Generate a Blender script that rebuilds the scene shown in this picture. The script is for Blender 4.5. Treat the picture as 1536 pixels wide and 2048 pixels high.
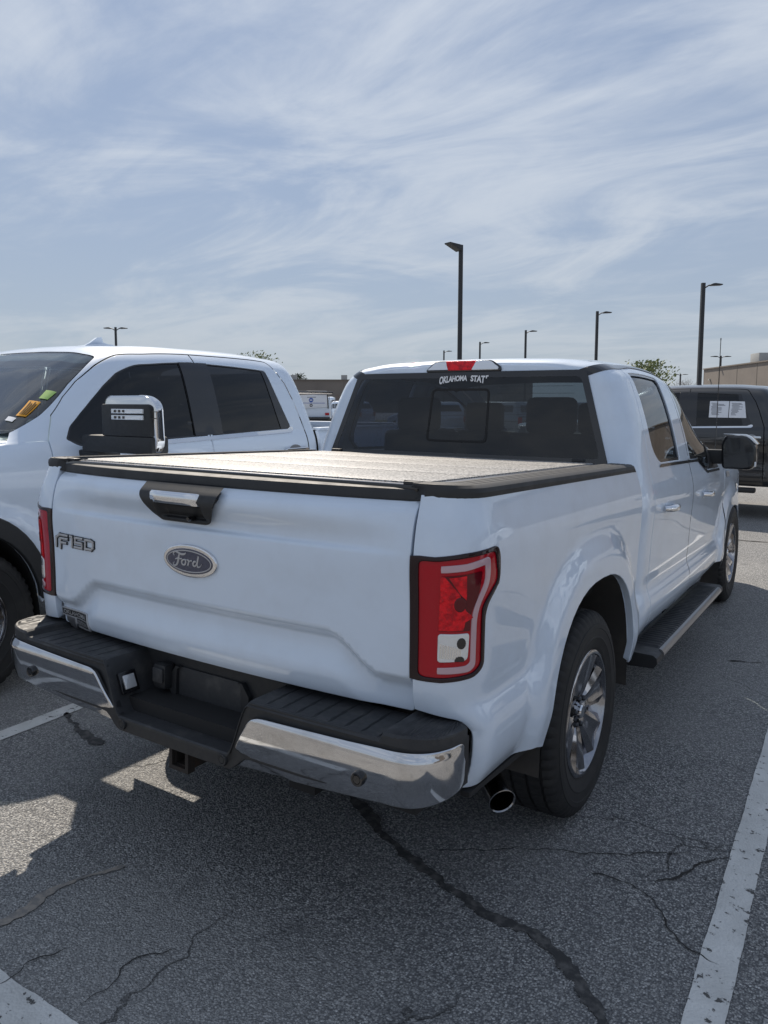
import bpy, bmesh, math, random
import numpy as np
from mathutils import Vector, Matrix
from mathutils.geometry import delaunay_2d_cdt
for o in list(bpy.data.objects): bpy.data.objects.remove(o)
scene=bpy.context.scene; COL=scene.collection
RAD=math.radians
# ------------------------------------------------------------------ camera
cam=bpy.data.cameras.new('camera'); camo=bpy.data.objects.new('camera',cam); COL.objects.link(camo); scene.camera=camo
CAM=(1.8164,-1.7216,1.5918); YAW,PIT,ROL=.56831,-.09804,.00235
camo.location=CAM
_f=Vector((-math.sin(YAW)*math.cos(PIT),math.cos(YAW)*math.cos(PIT),math.sin(PIT)));_r=_f.cross(Vector((0,0,1))).normalized();_u=_r.cross(_f)
_r2=_r*math.cos(ROL)+_u*math.sin(ROL);_u2=_u*math.cos(ROL)-_r*math.sin(ROL)
camo.matrix_world=Matrix(((_r2.x,_u2.x,-_f.x,CAM[0]),(_r2.y,_u2.y,-_f.y,CAM[1]),(_r2.z,_u2.z,-_f.z,CAM[2]),(0,0,0,1)))
cam.sensor_fit='VERTICAL'; cam.sensor_height=36; cam.lens=1498.05/2048*36; cam.shift_x=0; cam.shift_y=-(1024-950.68)/2048
cam.clip_start=.05; cam.clip_end=3000
# ------------------------------------------------------------------ world, sun, exposure
SUN=Vector((-.745,.69,1.0)).normalized()           # towards the sun
EL=math.asin(SUN.z); AZ=math.atan2(SUN.x,SUN.y)
w=bpy.data.worlds.new('World'); scene.world=w; w.use_nodes=True
N=w.node_tree.nodes; L=w.node_tree.links; N.clear()
out=N.new('ShaderNodeOutputWorld'); bg=N.new('ShaderNodeBackground'); sky=N.new('ShaderNodeTexSky')
sky.sky_type='NISHITA'; sky.sun_disc=False; sky.sun_elevation=EL; sky.sun_rotation=AZ
sky.air_density=1.0; sky.dust_density=.2; sky.ozone_density=3.0
tc=N.new('ShaderNodeTexCoord'); sep=N.new('ShaderNodeSeparateXYZ'); L.new(tc.outputs['Generated'],sep.inputs[0])
def wm(op,a,b=None,c=None):
    n=N.new('ShaderNodeMath'); n.operation=op
    for i,v in enumerate((a,b,c)):
        if v is None: continue
        if isinstance(v,(int,float)): n.inputs[i].default_value=v
        else: L.new(v,n.inputs[i])
    return n.outputs[0]
zz=wm('ADD',wm('MAXIMUM',sep.outputs[2],0.0),.16)
comb=N.new('ShaderNodeCombineXYZ'); L.new(wm('DIVIDE',sep.outputs[0],zz),comb.inputs[0]); L.new(wm('DIVIDE',sep.outputs[1],zz),comb.inputs[1])
def cloud(scale,rot,sc,detail,dist,seed,rough=.55):
    mp=N.new('ShaderNodeMapping'); mp.inputs['Rotation'].default_value=(0,0,rot); mp.inputs['Scale'].default_value=sc; mp.inputs['Location'].default_value=(seed,seed*.7,0)
    L.new(comb.outputs[0],mp.inputs[0]); n=N.new('ShaderNodeTexNoise'); n.inputs['Scale'].default_value=scale; n.inputs['Detail'].default_value=detail
    n.inputs['Distortion'].default_value=dist; n.inputs['Roughness'].default_value=rough; L.new(mp.outputs[0],n.inputs['Vector']); return n.outputs[0]
SD=33.18
c1=cloud(.9,.5,(1,1.6,1),7,1.3,3.1+SD,.6); c2=cloud(2.2,.75,(.75,1.6,1),8,1.2,7.3+SD,.6); c3=cloud(.35,0,(1,1,1),2,0,1.7+SD)
cs=wm('ADD',wm('ADD',wm('MULTIPLY',c1,.60),wm('MULTIPLY',c2,.24)),wm('MULTIPLY',c3,.3))
rp=N.new('ShaderNodeMapRange'); rp.interpolation_type='SMOOTHSTEP'; L.new(cs,rp.inputs[0]); rp.inputs[1].default_value=.47; rp.inputs[2].default_value=.71
hz=wm('POWER',2.718,wm('MULTIPLY',wm('MAXIMUM',sep.outputs[2],0.0),-4.2))       # haze thickens towards the horizon
cf=wm('ADD',wm('MULTIPLY',rp.outputs[0],.58),.09)
def cmix(f,a,b):
    n=N.new('ShaderNodeMix'); n.data_type='RGBA'
    if isinstance(f,(int,float)): n.inputs[0].default_value=f
    else: L.new(f,n.inputs[0])
    for i,v in ((6,a),(7,b)):
        if isinstance(v,tuple): n.inputs[i].default_value=(*v,1)
        else: L.new(v,n.inputs[i])
    return n.outputs[2]
blue=N.new('ShaderNodeMix'); blue.data_type='RGBA'; blue.blend_type='MULTIPLY'; blue.inputs[0].default_value=1; L.new(sky.outputs[0],blue.inputs[6]); blue.inputs[7].default_value=(.74,.80,.90,1)
c_=cmix(.66,blue.outputs[2],(2.95,3.85,5.5)); c_=cmix(cf,c_,(7.6,8.1,8.8)); c_=cmix(wm('MULTIPLY',hz,.80),c_,(4.35,4.8,5.2))
L.new(c_,bg.inputs[0]); bg.inputs[1].default_value=.085; L.new(bg.outputs[0],out.inputs[0])
sl=bpy.data.lights.new('sun','SUN'); sl.energy=5.0; sl.angle=RAD(.55); sl.color=(1,.90,.77)
so=bpy.data.objects.new('sun',sl); COL.objects.link(so); so.rotation_euler=(-SUN).to_track_quat('-Z','Y').to_euler(); so.location=(-6,6,12)
scene.view_settings.view_transform='Standard'; scene.view_settings.look='None'; scene.view_settings.exposure=0.25; scene.view_settings.gamma=1
scene.view_settings.use_curve_mapping=False
# ------------------------------------------------------------------ materials
def mat(name,col,rough=.5,metal=0,coat=0,spec=.5,noise=None,bump=None,coat_rough=.03,var=None,trans=0,ior=1.45):
    m=bpy.data.materials.new(name); m.use_nodes=True; nt=m.node_tree; b=nt.nodes['Principled BSDF']
    b.inputs['Base Color'].default_value=(*col,1); b.inputs['Roughness'].default_value=rough; b.inputs['Metallic'].default_value=metal
    b.inputs['Coat Weight'].default_value=coat; b.inputs['Coat Roughness'].default_value=coat_rough; b.inputs['Specular IOR Level'].default_value=spec
    if trans: b.inputs['Transmission Weight'].default_value=trans; b.inputs['IOR'].default_value=ior
    tcn=nt.nodes.new('ShaderNodeTexCoord')
    def nz(sc,det=6,rg=.6):
        n=nt.nodes.new('ShaderNodeTexNoise'); n.inputs['Scale'].default_value=sc; n.inputs['Detail'].default_value=det; n.inputs['Roughness'].default_value=rg
        nt.links.new(tcn.outputs['Object'],n.inputs['Vector']); return n
    if var:   # colour variation: (scale, colour2, lo, hi)
        for k,(sc,c2,lo,hi) in enumerate(var if isinstance(var[0],(tuple,list)) else [var]):
            n=nz(sc); r=nt.nodes.new('ShaderNodeMapRange'); r.inputs[1].default_value=lo; r.inputs[2].default_value=hi; nt.links.new(n.outputs[0],r.inputs[0])
            mx=nt.nodes.new('ShaderNodeMix'); mx.data_type='RGBA'; nt.links.new(r.outputs[0],mx.inputs[0])
            src=b.inputs['Base Color'].links[0].from_socket if b.inputs['Base Color'].links else None
            if src: nt.links.new(src,mx.inputs[6])
            else: mx.inputs[6].default_value=(*col,1)
            mx.inputs[7].default_value=(*c2,1); nt.links.new(mx.outputs[2],b.inputs['Base Color'])
    if noise: # roughness variation (scale, lo, hi)
        n=nz(noise[0]); r=nt.nodes.new('ShaderNodeMapRange'); r.inputs[1].default_value=.3; r.inputs[2].default_value=.7; r.inputs[3].default_value=noise[1]; r.inputs[4].default_value=noise[2]
        nt.links.new(n.outputs[0],r.inputs[0]); nt.links.new(r.outputs[0],b.inputs['Roughness'])
    if bump:
        n=nz(bump[0],4); bp=nt.nodes.new('ShaderNodeBump'); bp.inputs['Strength'].default_value=bump[1]; bp.inputs['Distance'].default_value=bump[2]
        nt.links.new(n.outputs[0],bp.inputs['Height']); nt.links.new(bp.outputs[0],b.inputs['Normal'])
    return m
def glass(name,tint,gl=1.0,rough=.0,ior=1.52):
    m=bpy.data.materials.new(name); m.use_nodes=True; nt=m.node_tree; nt.nodes.clear()
    o=nt.nodes.new('ShaderNodeOutputMaterial'); mx=nt.nodes.new('ShaderNodeMixShader'); t=nt.nodes.new('ShaderNodeBsdfTransparent'); g=nt.nodes.new('ShaderNodeBsdfGlossy'); f=nt.nodes.new('ShaderNodeFresnel')
    ge=nt.nodes.new('ShaderNodeNewGeometry'); m1=nt.nodes.new('ShaderNodeMath'); m1.operation='MULTIPLY_ADD'; m1.inputs[1].default_value=-2; m1.inputs[2].default_value=1; nt.links.new(ge.outputs['Backfacing'],m1.inputs[0]); m2=nt.nodes.new('ShaderNodeMath'); m2.operation='POWER'; m2.inputs[0].default_value=ior; nt.links.new(m1.outputs[0],m2.inputs[1]); nt.links.new(m2.outputs[0],f.inputs[0]); t.inputs[0].default_value=(*tint,1); g.inputs['Roughness'].default_value=rough; g.inputs[0].default_value=(gl,gl,gl,1)
    nt.links.new(f.outputs[0],mx.inputs[0]); nt.links.new(t.outputs[0],mx.inputs[1]); nt.links.new(g.outputs[0],mx.inputs[2]); nt.links.new(mx.outputs[0],o.inputs[0]); return m
M={}
M['white']=mat('white_paint',(.645,.735,.855),.42,coat=1,spec=.5,var=(7,(.59,.665,.765),.45,.85),coat_rough=.02)
M['white2']=mat('white_paint_clean',(.675,.76,.875),.4,coat=1,coat_rough=.02)
M['black_paint']=mat('black_paint',(.006,.007,.010),.35,coat=1,coat_rough=.02)
M['blackpl']=mat('black_plastic',(.018,.019,.021),.55,noise=(40,.45,.62),bump=(900,.12,.001))
M['rail']=mat('rail_plastic',(.024,.025,.027),.6,noise=(15,.55,.7),bump=(700,.1,.001))
M['pad']=mat('step_plastic',(.028,.029,.032),.6,noise=(30,.5,.7),var=(14,(.07,.068,.065),.52,.8),bump=(500,.15,.001))
M['gloss']=mat('gloss_black',(.008,.008,.01),.15,coat=.5)
M['chrome']=mat('chrome',(.62,.62,.63),.06,1,var=(9,(.45,.44,.43),.5,.8),noise=(12,.03,.11))
M['chrome2']=mat('bright_chrome',(.75,.75,.76),.05,1)
M['rim']=mat('dark_chrome_wheel',(.34,.34,.36),.12,1,var=(8,(.25,.25,.25),.45,.8))
M['tyre']=mat('tyre_rubber',(.014,.014,.015),.75,var=(9,(.03,.029,.027),.5,.8),bump=(300,.1,.001))
M['dark']=mat('underbody',(.012,.012,.013),.8)
M['liner']=mat('wheel_well_liner',(.04,.037,.035),.85,var=(5,(.075,.066,.058),.45,.75))
M['red']=mat('red_lens',(.40,.001,.012),.10,coat=.25,spec=.3,bump=(55,.25,.003))
M['redb']=mat('red_bright_facet',(.80,.004,.014),.16,.2,coat=.3,spec=.3,var=(45,(.42,.001,.01),.42,.6),bump=(60,1.0,.006))
M['redd']=mat('red_dark',(.10,.001,.006),.08,coat=.3,spec=.3)
M['lampblk']=mat('lamp_edge',(.014,.003,.006),.1,coat=.25,spec=.3)
M['pipe']=mat('light_pipe',(.52,.34,.38),.15,coat=1,bump=(70,.2,.002))
M['clear']=mat('clear_lens',(.72,.74,.77),.12,.45,coat=1,bump=(90,.7,.003))
M['seat']=mat('seat_cloth',(.045,.047,.05),.85)
M['dash2']=mat('light_dash',(.28,.30,.30),.6)
M['dash']=mat('dash_plastic',(.03,.03,.033),.6)
M['tint']=glass('privacy_glass',(.19,.215,.26))
M['tint2']=glass('front_glass',(.30,.33,.34))
M['wind']=glass('windshield_glass',(.66,.76,.74),ior=1.7)
M['wind2']=glass('pale_windshield_glass',(.72,.82,.79),ior=2.05)
M['lampcover']=glass('lamp_cover',(.93,.80,.80))
M['darkglass']=glass('dark_side_glass',(.02,.022,.028))
M['decal']=mat('white_vinyl',(.75,.76,.78),.6)
M['blue']=mat('emblem_blue',(.012,.022,.065),.18,coat=1)
M['silver']=mat('silver_badge',(.48,.48,.49),.35,.45)
M['badgeblk']=mat('badge_black',(.012,.012,.013),.35)
M['rust']=mat('rusty_steel',(.022,.017,.015),.75,var=(20,(.05,.03,.02),.5,.7))
M['steel']=mat('exhaust_steel',(.30,.30,.31),.18,1)
M['alu']=mat('alu_strip',(.28,.28,.29),.3,.8)
M['orange']=mat('orange_sticker',(.85,.38,.02),.6)
M['green']=mat('green_sticker',(.42,.62,.18),.6)
M['paper']=mat('paper',(.72,.74,.78),.7)
M['ink']=mat('grey_ink',(.18,.19,.22),.7)
M['inkblue']=mat('blue_print',(.05,.11,.40),.6)
M['pole']=mat('dark_bronze_pole',(.022,.024,.028),.5)
M['lampglass']=mat('lamp_lens',(.35,.35,.33),.3)
def cover_mat():
    m=bpy.data.materials.new('sun_glint_cover'); m.use_nodes=True; nt=m.node_tree; b=nt.nodes['Principled BSDF']
    t=nt.nodes.new('ShaderNodeTexCoord'); n=nt.nodes.new('ShaderNodeTexNoise'); n.inputs['Scale'].default_value=130; n.inputs['Detail'].default_value=3; nt.links.new(t.outputs['Object'],n.inputs['Vector'])
    r=nt.nodes.new('ShaderNodeValToRGB'); r.color_ramp.elements[0].position=.40; r.color_ramp.elements[0].color=(.13,.127,.122,1); r.color_ramp.elements[1].position=.60; r.color_ramp.elements[1].color=(.52,.505,.48,1)  # black cover's sun glints painted into the base colour as pale grey speckle
    nt.links.new(n.outputs[0],r.inputs[0]); nt.links.new(r.outputs[0],b.inputs['Base Color']); b.inputs['Roughness'].default_value=.42
    bp=nt.nodes.new('ShaderNodeBump'); bp.inputs['Strength'].default_value=.6; bp.inputs['Distance'].default_value=.003; nt.links.new(n.outputs[0],bp.inputs['Height']); nt.links.new(bp.outputs[0],b.inputs['Normal']); return m
M['cover']=cover_mat()
# ------------------------------------------------------------------ object helpers
def link(o,parent=None):
    COL.objects.link(o)
    if parent: o.parent=parent
    return o
def tag(o,label,cat,group=None,kind=None):
    if label: o['label']=label
    if cat: o['category']=cat
    if group: o['group']=group
    if kind: o['kind']=kind
    return o
def empty(name,label,cat,loc=(0,0,0),rot=(0,0,0),group=None):
    o=bpy.data.objects.new(name,None); o.location=loc; o.rotation_euler=rot; o.empty_display_size=.2; link(o); return tag(o,label,cat,group)
def meshobj(name,V,F,m,parent=None,smooth=False,norms=None,auto=None):
    me=bpy.data.meshes.new(name); me.from_pydata([tuple(map(float,v)) for v in V],[],[tuple(map(int,f)) for f in F]); me.validate()
    ms=m if isinstance(m,(list,tuple)) else [m]
    for q in ms: me.materials.append(M[q] if isinstance(q,str) else q)
    if smooth or norms is not None: me.polygons.foreach_set('use_smooth',[True]*len(me.polygons))
    if norms is not None: me.normals_split_custom_set_from_vertices([tuple(map(float,n)) for n in norms])
    elif auto is not None:
        me.polygons.foreach_set('use_smooth',[True]*len(me.polygons)); me.set_sharp_from_angle(angle=RAD(auto))
    me.update()
    return link(bpy.data.objects.new(name,me),parent)
def fillet(pts,n=5):
    """closed polygon of (a,b[,r]) with rounded corners"""
    out=[];k=len(pts)
    for i,p in enumerate(pts):
        if len(p)<3 or p[2]<=0: out.append((p[0],p[1])); continue
        P0=np.array(pts[i-1][:2],float);P1=np.array(p[:2],float);P2=np.array(pts[(i+1)%k][:2],float)
        a=P0-P1;b=P2-P1;la=np.hypot(*a);lb=np.hypot(*b);a/=la;b/=lb
        r=min(p[2],la*.45,lb*.45)
        A=P1+a*r;B=P1+b*r
        for j in range(n+1):
            t=j/n; q=(1-t)**2*A+2*t*(1-t)*P1+t*t*B; out.append((q[0],q[1]))
    return out
def smoothcurve(pts,n=6,closed=False):
    P_=np.array(pts,float);out=[];k=len(P_)
    rng=range(k if closed else k-1)
    for i in rng:
        p0=P_[i-1] if (closed or i>0) else P_[i]; p1=P_[i]; p2=P_[(i+1)%k]; p3=P_[(i+2)%k] if (closed or i+2<k) else P_[(i+1)%k]
        for j in range(n):
            t=j/n; out.append(.5*((2*p1)+(-p0+p2)*t+(2*p0-5*p1+4*p2-p3)*t*t+(-p0+3*p1-3*p2+p3)*t**3))
    if not closed: out.append(P_[-1])
    return [tuple(o) for o in out]
def densify(pl,step):
    out=[];k=len(pl)
    for i in range(k):
        a=np.array(pl[i],float);b=np.array(pl[(i+1)%k],float);d=np.hypot(*(b-a))
        if d<1e-5: continue
        n=max(1,int(math.ceil(d/step)))
        for j in range(n): out.append(a+(b-a)*j/n)
    return np.array(out)
def inpoly(P_,pl):
    x,y=P_[:,0],P_[:,1];c=np.zeros(len(P_),bool);j=len(pl)-1
    for i in range(len(pl)):
        xi,yi=pl[i];xj,yj=pl[j]
        if yi!=yj: c^=((yi>y)!=(yj>y))&(x<(xj-xi)*(y-yi)/(yj-yi)+xi)
        j=i
    return c
def segdist(P_,pl):
    d=np.full(len(P_),1e9)
    for i in range(len(pl)):
        a=pl[i];b=pl[(i+1)%len(pl)];ab=b-a;t=np.clip(((P_-a)@ab)/max(1e-12,ab@ab),0,1)
        q=a+t[:,None]*ab-P_;d=np.minimum(d,q[:,0]**2+q[:,1]**2)
    return np.sqrt(d)
def frame(f,A,h=1.5e-4):
    p=f(A[:,0],A[:,1]);da=f(A[:,0]+h,A[:,1])-f(A[:,0]-h,A[:,1]);db=f(A[:,0],A[:,1]+h)-f(A[:,0],A[:,1]-h)
    n=np.cross(da,db);l=np.linalg.norm(n,axis=1,keepdims=True);n=n/np.maximum(l,1e-12)
    return p,n,da/(2*h),db/(2*h)
def panel(name,f,outline,m,parent=None,holes=(),step=.04,off=0.,depth=.02,r=.003,mir=False,ref=(1,0,0),bstep=None):
    """sheet-metal panel: 2D outline (with holes) on the surface f, rounded rim turned inwards"""
    bs=bstep or step*.7
    loops=[densify(outline,bs)]+[densify(h,bs) for h in holes]
    lo=loops[0].min(0);hi=loops[0].max(0)
    gx,gy=np.meshgrid(np.arange(lo[0]+step*.5,hi[0],step),np.arange(lo[1]+step*.5,hi[1],step*.87)); gx=gx+(np.arange(gx.shape[0])%2)[:,None]*step*.5
    G=np.stack([gx.ravel(),gy.ravel()],1)
    k=inpoly(G,loops[0])
    for h in loops[1:]: k&=~inpoly(G,h)
    G=G[k]
    for l in loops:
        if len(G): G=G[segdist(G,l)>step*.45]
    pts=[];edges=[]
    for l in loops:
        s=len(pts);pts+=[Vector(p) for p in l];edges+=[(s+i,s+(i+1)%len(l)) for i in range(len(l))]
    nb=len(pts);pts+=[Vector(p) for p in G]
    V2,_,F2,ov,_,_=delaunay_2d_cdt(pts,edges,[],0,1e-6)
    A=np.array([tuple(v) for v in V2]);F2=np.array([tuple(t) for t in F2 if len(t)==3])
    c=A[F2].mean(1);k=inpoly(c,loops[0])
    for h in loops[1:]: k&=~inpoly(c,h)
    F2=F2[k]
    P3,n,ja,jb=frame(f,A)
    sg=1 if np.nansum(n@np.array(ref,float))>=0 else -1
    n=n*sg; P3=P3+n*off
    # consistent winding with n
    tri=P3[F2];fn=np.cross(tri[:,1]-tri[:,0],tri[:,2]-tri[:,0]);fl=(fn*n[F2].mean(1)).sum(1)<0
    F2[fl]=F2[fl][:,::-1]
    V=[P3];NN=[n];F=[tuple(t) for t in F2];base=len(P3)
    # map loop vertices to output ids
    key={(round(a,5),round(b,5)):i for i,(a,b) in enumerate(A)}
    for li,l in enumerate(loops):
        ids=[key.get((round(a,5),round(b,5))) for a,b in l]
        if any(i is None for i in ids): continue
        area=.5*np.sum(l[:,0]*np.roll(l[:,1],-1)-np.roll(l[:,0],-1)*l[:,1])
        tg=np.roll(l,-1,0)-np.roll(l,1,0);nd=np.stack([tg[:,1],-tg[:,0]],1)*(1 if area>0 else -1)
        if li: nd=-nd
        d3=ja[ids]*nd[:,:1]+jb[ids]*nd[:,1:];nn=n[ids];d3-=nn*(d3*nn).sum(1,keepdims=True);d3/=np.maximum(np.linalg.norm(d3,axis=1,keepdims=True),1e-9)
        p0=P3[ids];K=len(ids)
        rings=[(p0+d3*r*.7-nn*r*.3,(nn+d3)*.7071),(p0+d3*r-nn*r,d3),(p0+d3*r-nn*max(depth,r*1.2),d3)]
        prev=np.array(ids)
        for rp_,rn in rings:
            V.append(rp_);NN.append(rn);cur=np.arange(base,base+K);base+=K
            for i in range(K):
                j=(i+1)%K;q=(prev[i],prev[j],cur[j],cur[i])
                F.append(q)
            prev=cur
        # orient the rim faces
    V=np.concatenate(V);NN=np.concatenate(NN)
    FF=[]
    for q in F:
        if len(q)==3: FF.append(q); continue
        a,b,c_,d=V[q[0]],V[q[1]],V[q[2]],V[q[3]];nrm=np.cross(c_-a,d-b)
        FF.append(q if nrm@(NN[q[0]]+NN[q[2]])>=0 else q[::-1])
    if mir:
        V=V*[-1,1,1];NN=NN*[-1,1,1];FF=[q[::-1] for q in FF]
    return meshobj(name,V,FF,m,parent,norms=NN)
def box(name,c,s,m,parent=None,bev=.0,rot=None,seg=2):
    bm=bmesh.new(); bmesh.ops.create_cube(bm,size=1); bmesh.ops.scale(bm,vec=s,verts=bm.verts)
    if bev: bmesh.ops.bevel(bm,geom=bm.edges[:],offset=bev,segments=seg,profile=.6,affect='EDGES')
    if rot is not None: bmesh.ops.rotate(bm,cent=(0,0,0),matrix=rot,verts=bm.verts)
    bmesh.ops.translate(bm,vec=c,verts=bm.verts)
    return bmobj(name,bm,m,parent,auto=35 if bev else None)
def bmobj(name,bm,m,parent=None,auto=None):
    me=bpy.data.meshes.new(name); bmesh.ops.recalc_face_normals(bm,faces=bm.faces); bm.to_mesh(me); bm.free()
    for q in (m if isinstance(m,(list,tuple)) else [m]): me.materials.append(M[q] if isinstance(q,str) else q)
    if auto is not None:
        me.polygons.foreach_set('use_smooth',[True]*len(me.polygons)); me.set_sharp_from_angle(angle=RAD(auto))
    return link(bpy.data.objects.new(name,me),parent)
def grid(name,R,m,parent=None,closed_u=False,closed_v=False,auto=40,caps=False):
    """R: rows x cols x 3 array"""
    R=np.asarray(R,float);a,b=R.shape[:2];F=[]
    for i in range(a if closed_u else a-1):
        for j in range(b if closed_v else b-1):
            F.append((i*b+j,i*b+(j+1)%b,((i+1)%a)*b+(j+1)%b,((i+1)%a)*b+j))
    if caps: F.append(tuple(range(b))[::-1]); F.append(tuple((a-1)*b+j for j in range(b)))
    bm=bmesh.new();vs=[bm.verts.new(v) for v in R.reshape(-1,3)]
    for f in F:
        try: bm.faces.new([vs[i] for i in f])
        except ValueError: pass
    bmesh.ops.remove_doubles(bm,verts=bm.verts,dist=1e-6)
    return bmobj(name,bm,m,parent,auto=auto)
def sweep(name,sec,path_fn,ts,m,parent=None,auto=35,caps=True):
    return grid(name,[[path_fn(t,p) for p in sec] for t in ts],m,parent,closed_v=True,auto=auto,caps=caps)
def tube(name,pts,rad,m,parent=None,seg=10,auto=60,caps=True,flat=1.0):
    P_=[Vector(p) for p in pts];R=[]
    rad=rad if isinstance(rad,(list,tuple)) else [rad]*len(P_)
    up=Vector((0,0,1))
    for i,p in enumerate(P_):
        d=(P_[min(i+1,len(P_)-1)]-P_[max(i-1,0)]).normalized()
        s=d.cross(up)
        if s.length<.05: s=d.cross(Vector((0,1,0)))
        s.normalize();t=s.cross(d)
        R.append([tuple(p+s*math.cos(k*2*math.pi/seg)*rad[i]+t*math.sin(k*2*math.pi/seg)*rad[i]*flat) for k in range(seg)])
    return grid(name,R,m,parent,closed_v=True,auto=auto,caps=caps)
def lathe(name,prof,m,parent=None,seg=64,axis='x',auto=30,fn=None):
    """prof: (r, a) pairs, spun about the axis"""
    R=[]
    for k in range(seg):
        th=2*math.pi*k/seg;row=[]
        for i,(r,a) in enumerate(prof):
            rr=fn(r,a,k,i) if fn else r
            row.append((a,rr*math.cos(th),rr*math.sin(th)))
        R.append(row)
    return grid(name,R,m,parent,closed_u=True,auto=auto)
def prism(name,pl,axis,a0,a1,m,parent=None,bev=0,auto=30):
    """extrude a 2D polygon along an axis"""
    def mk(p,a): return {'x':(a,p[0],p[1]),'y':(p[0],a,p[1]),'z':(p[0],p[1],a)}[axis]
    bm=bmesh.new();A=[bm.verts.new(mk(p,a0)) for p in pl];B=[bm.verts.new(mk(p,a1)) for p in pl];n=len(pl)
    bm.faces.new(A);bm.faces.new(B[::-1])
    for i in range(n): bm.faces.new((A[i],A[(i+1)%n],B[(i+1)%n],B[i]))
    bmesh.ops.recalc_face_normals(bm,faces=bm.faces)
    if bev: bmesh.ops.bevel(bm,geom=[e for e in bm.edges],offset=bev,segments=2,profile=.6,affect='EDGES')
    return bmobj(name,bm,m,parent,auto=auto)
def textmesh(s,size=1.,bold=0.,extrude=0.,spacing=1.):
    c=bpy.data.curves.new('t','FONT'); c.body=s; c.size=size; c.offset=bold; c.extrude=extrude; c.space_character=spacing; c.resolution_u=3; c.align_x='LEFT'
    o=bpy.data.objects.new('t',c); COL.objects.link(o); dg=bpy.context.evaluated_depsgraph_get(); me=o.evaluated_get(dg).to_mesh()
    V=np.array([tuple(v.co) for v in me.vertices]);F=[tuple(p.vertices) for p in me.polygons]
    o.evaluated_get(dg).to_mesh_clear(); bpy.data.objects.remove(o); bpy.data.curves.remove(c); return V,F
def textobj(name,s,fn,m,parent,bold=.02,extrude=.0,spacing=1.,mirror=False):
    """text fitted to the unit box (0..1, 0..1, depth) then mapped by fn(x,y,d)"""
    V,F=textmesh(s,1.,bold,max(extrude,1e-4) if extrude else 0,spacing); lo=V.min(0);hi=V.max(0)
    U=(V-lo)/np.maximum(hi-lo,1e-9)
    return meshobj(name,[fn(u[0],u[1],u[2]) for u in U],F,m,parent)
def cr(xs,ys):
    xs=np.array(xs,float);ys=np.array(ys,float)
    h=np.diff(xs);d=np.diff(ys)/h;m=np.empty_like(ys)
    m[1:-1]=(d[:-1]*h[1:]+d[1:]*h[:-1])/(h[:-1]+h[1:]);m[0]=d[0];m[-1]=d[-1]
    def f(x):
        x=np.clip(np.asarray(x,float),xs[0],xs[-1]);i=np.clip(np.searchsorted(xs,x)-1,0,len(h)-1)
        t=(x-xs[i])/h[i];a=ys[i];b=ys[i+1];ma=m[i]*h[i];mb=m[i+1]*h[i]
        return a*(1+2*t)*(1-t)**2+ma*t*(1-t)**2+b*t*t*(3-2*t)+mb*t*t*(t-1)
    return f
def sst(a,b,x):
    t=np.clip((np.asarray(x,float)-a)/(b-a),0,1);return t*t*(3-2*t)
# ---------- shared pickup side surfaces
class Shell:
    """side skin of a pickup cab: (u,t) -> xyz, t = height up to the belt, then arc length over the roof"""
    def __init__(s,prof,sec,belt,H,ur,yb,inset,lean,arches,plan):
        s.prof=cr(*zip(*prof));s.belt=belt
        sec=np.array(sec,float);L=np.r_[0,np.cumsum(np.hypot(*np.diff(sec,axis=0).T))]
        s.tm=belt+L[-1];s.sx=cr(L+belt,sec[:,0]);s.sz=cr(L+belt,sec[:,1]);s.zt=sec[-1,1]
        s.H=cr(*zip(*H));s.ur=ur;s.yb=yb;s.inset=inset;s.lean=lean;s.arches=arches;s.plan=cr(*zip(*plan))
    def side(s,u,t):
        u=np.asarray(u,float);t=np.asarray(t,float)
        up=t>s.belt
        x=np.where(up,s.sx(t),s.prof(t));z0=np.where(up,s.sz(t),t)
        k=(s.H(u)-s.belt)/(s.zt-s.belt)
        z=np.where(up,s.belt+(z0-s.belt)*k,z0)
        th=np.clip((s.ur-u)/s.inset[2],0,1)*np.pi/2;p=.78
        c=np.cos(th).clip(1e-4)**p;sn=np.sin(th)**p
        low=np.where(up,np.clip(1-(t-s.belt)/(s.tm-s.belt),0,1),1)
        xi=x*(1-s.inset[0]*np.where(x>.2,1,x/.2)/max(.1,s.prof(s.belt)));zi=np.where(up,s.belt+(z-s.belt)*(1-s.inset[1]),z)
        X=xi+(x-xi)*c;Z=zi+(z-zi)*c
        le=s.lean*np.clip(Z-s.belt,0,9)*(1-sst(s.ur,s.ur+.5,u))
        Y=np.where(u<s.ur,s.ur-(s.ur-s.yb)*sn,u)+le
        X=X*s.plan(Y)
        g=np.zeros_like(X)
        for a in s.arches:
            w=arch_w(Y,Z,a)*(th<.01);X=X*(1-w)+(s.prof(.95)*s.plan(Y)-.03*sst(.60,.40,Z))*w;g=g+arch_g(Y,Z,a)
        X=X+g*(th<.01)
        return np.stack([X,Y,Z],-1)
def arch_r(y,z,a):
    ya,zc,A,B,n=a[:5]
    return ((np.abs(y-ya)/A)**n+(np.clip(z-zc,0,9)/B)**n)**(1/n)
def arch_g(y,z,a):
    r=arch_r(y,z,a);h,r0,r1=a[5:8]
    return h*(1-sst(r0,r1,r))
def arch_w(y,z,a): return 1-sst(1.02,1.40,arch_r(y,z,a))
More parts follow.
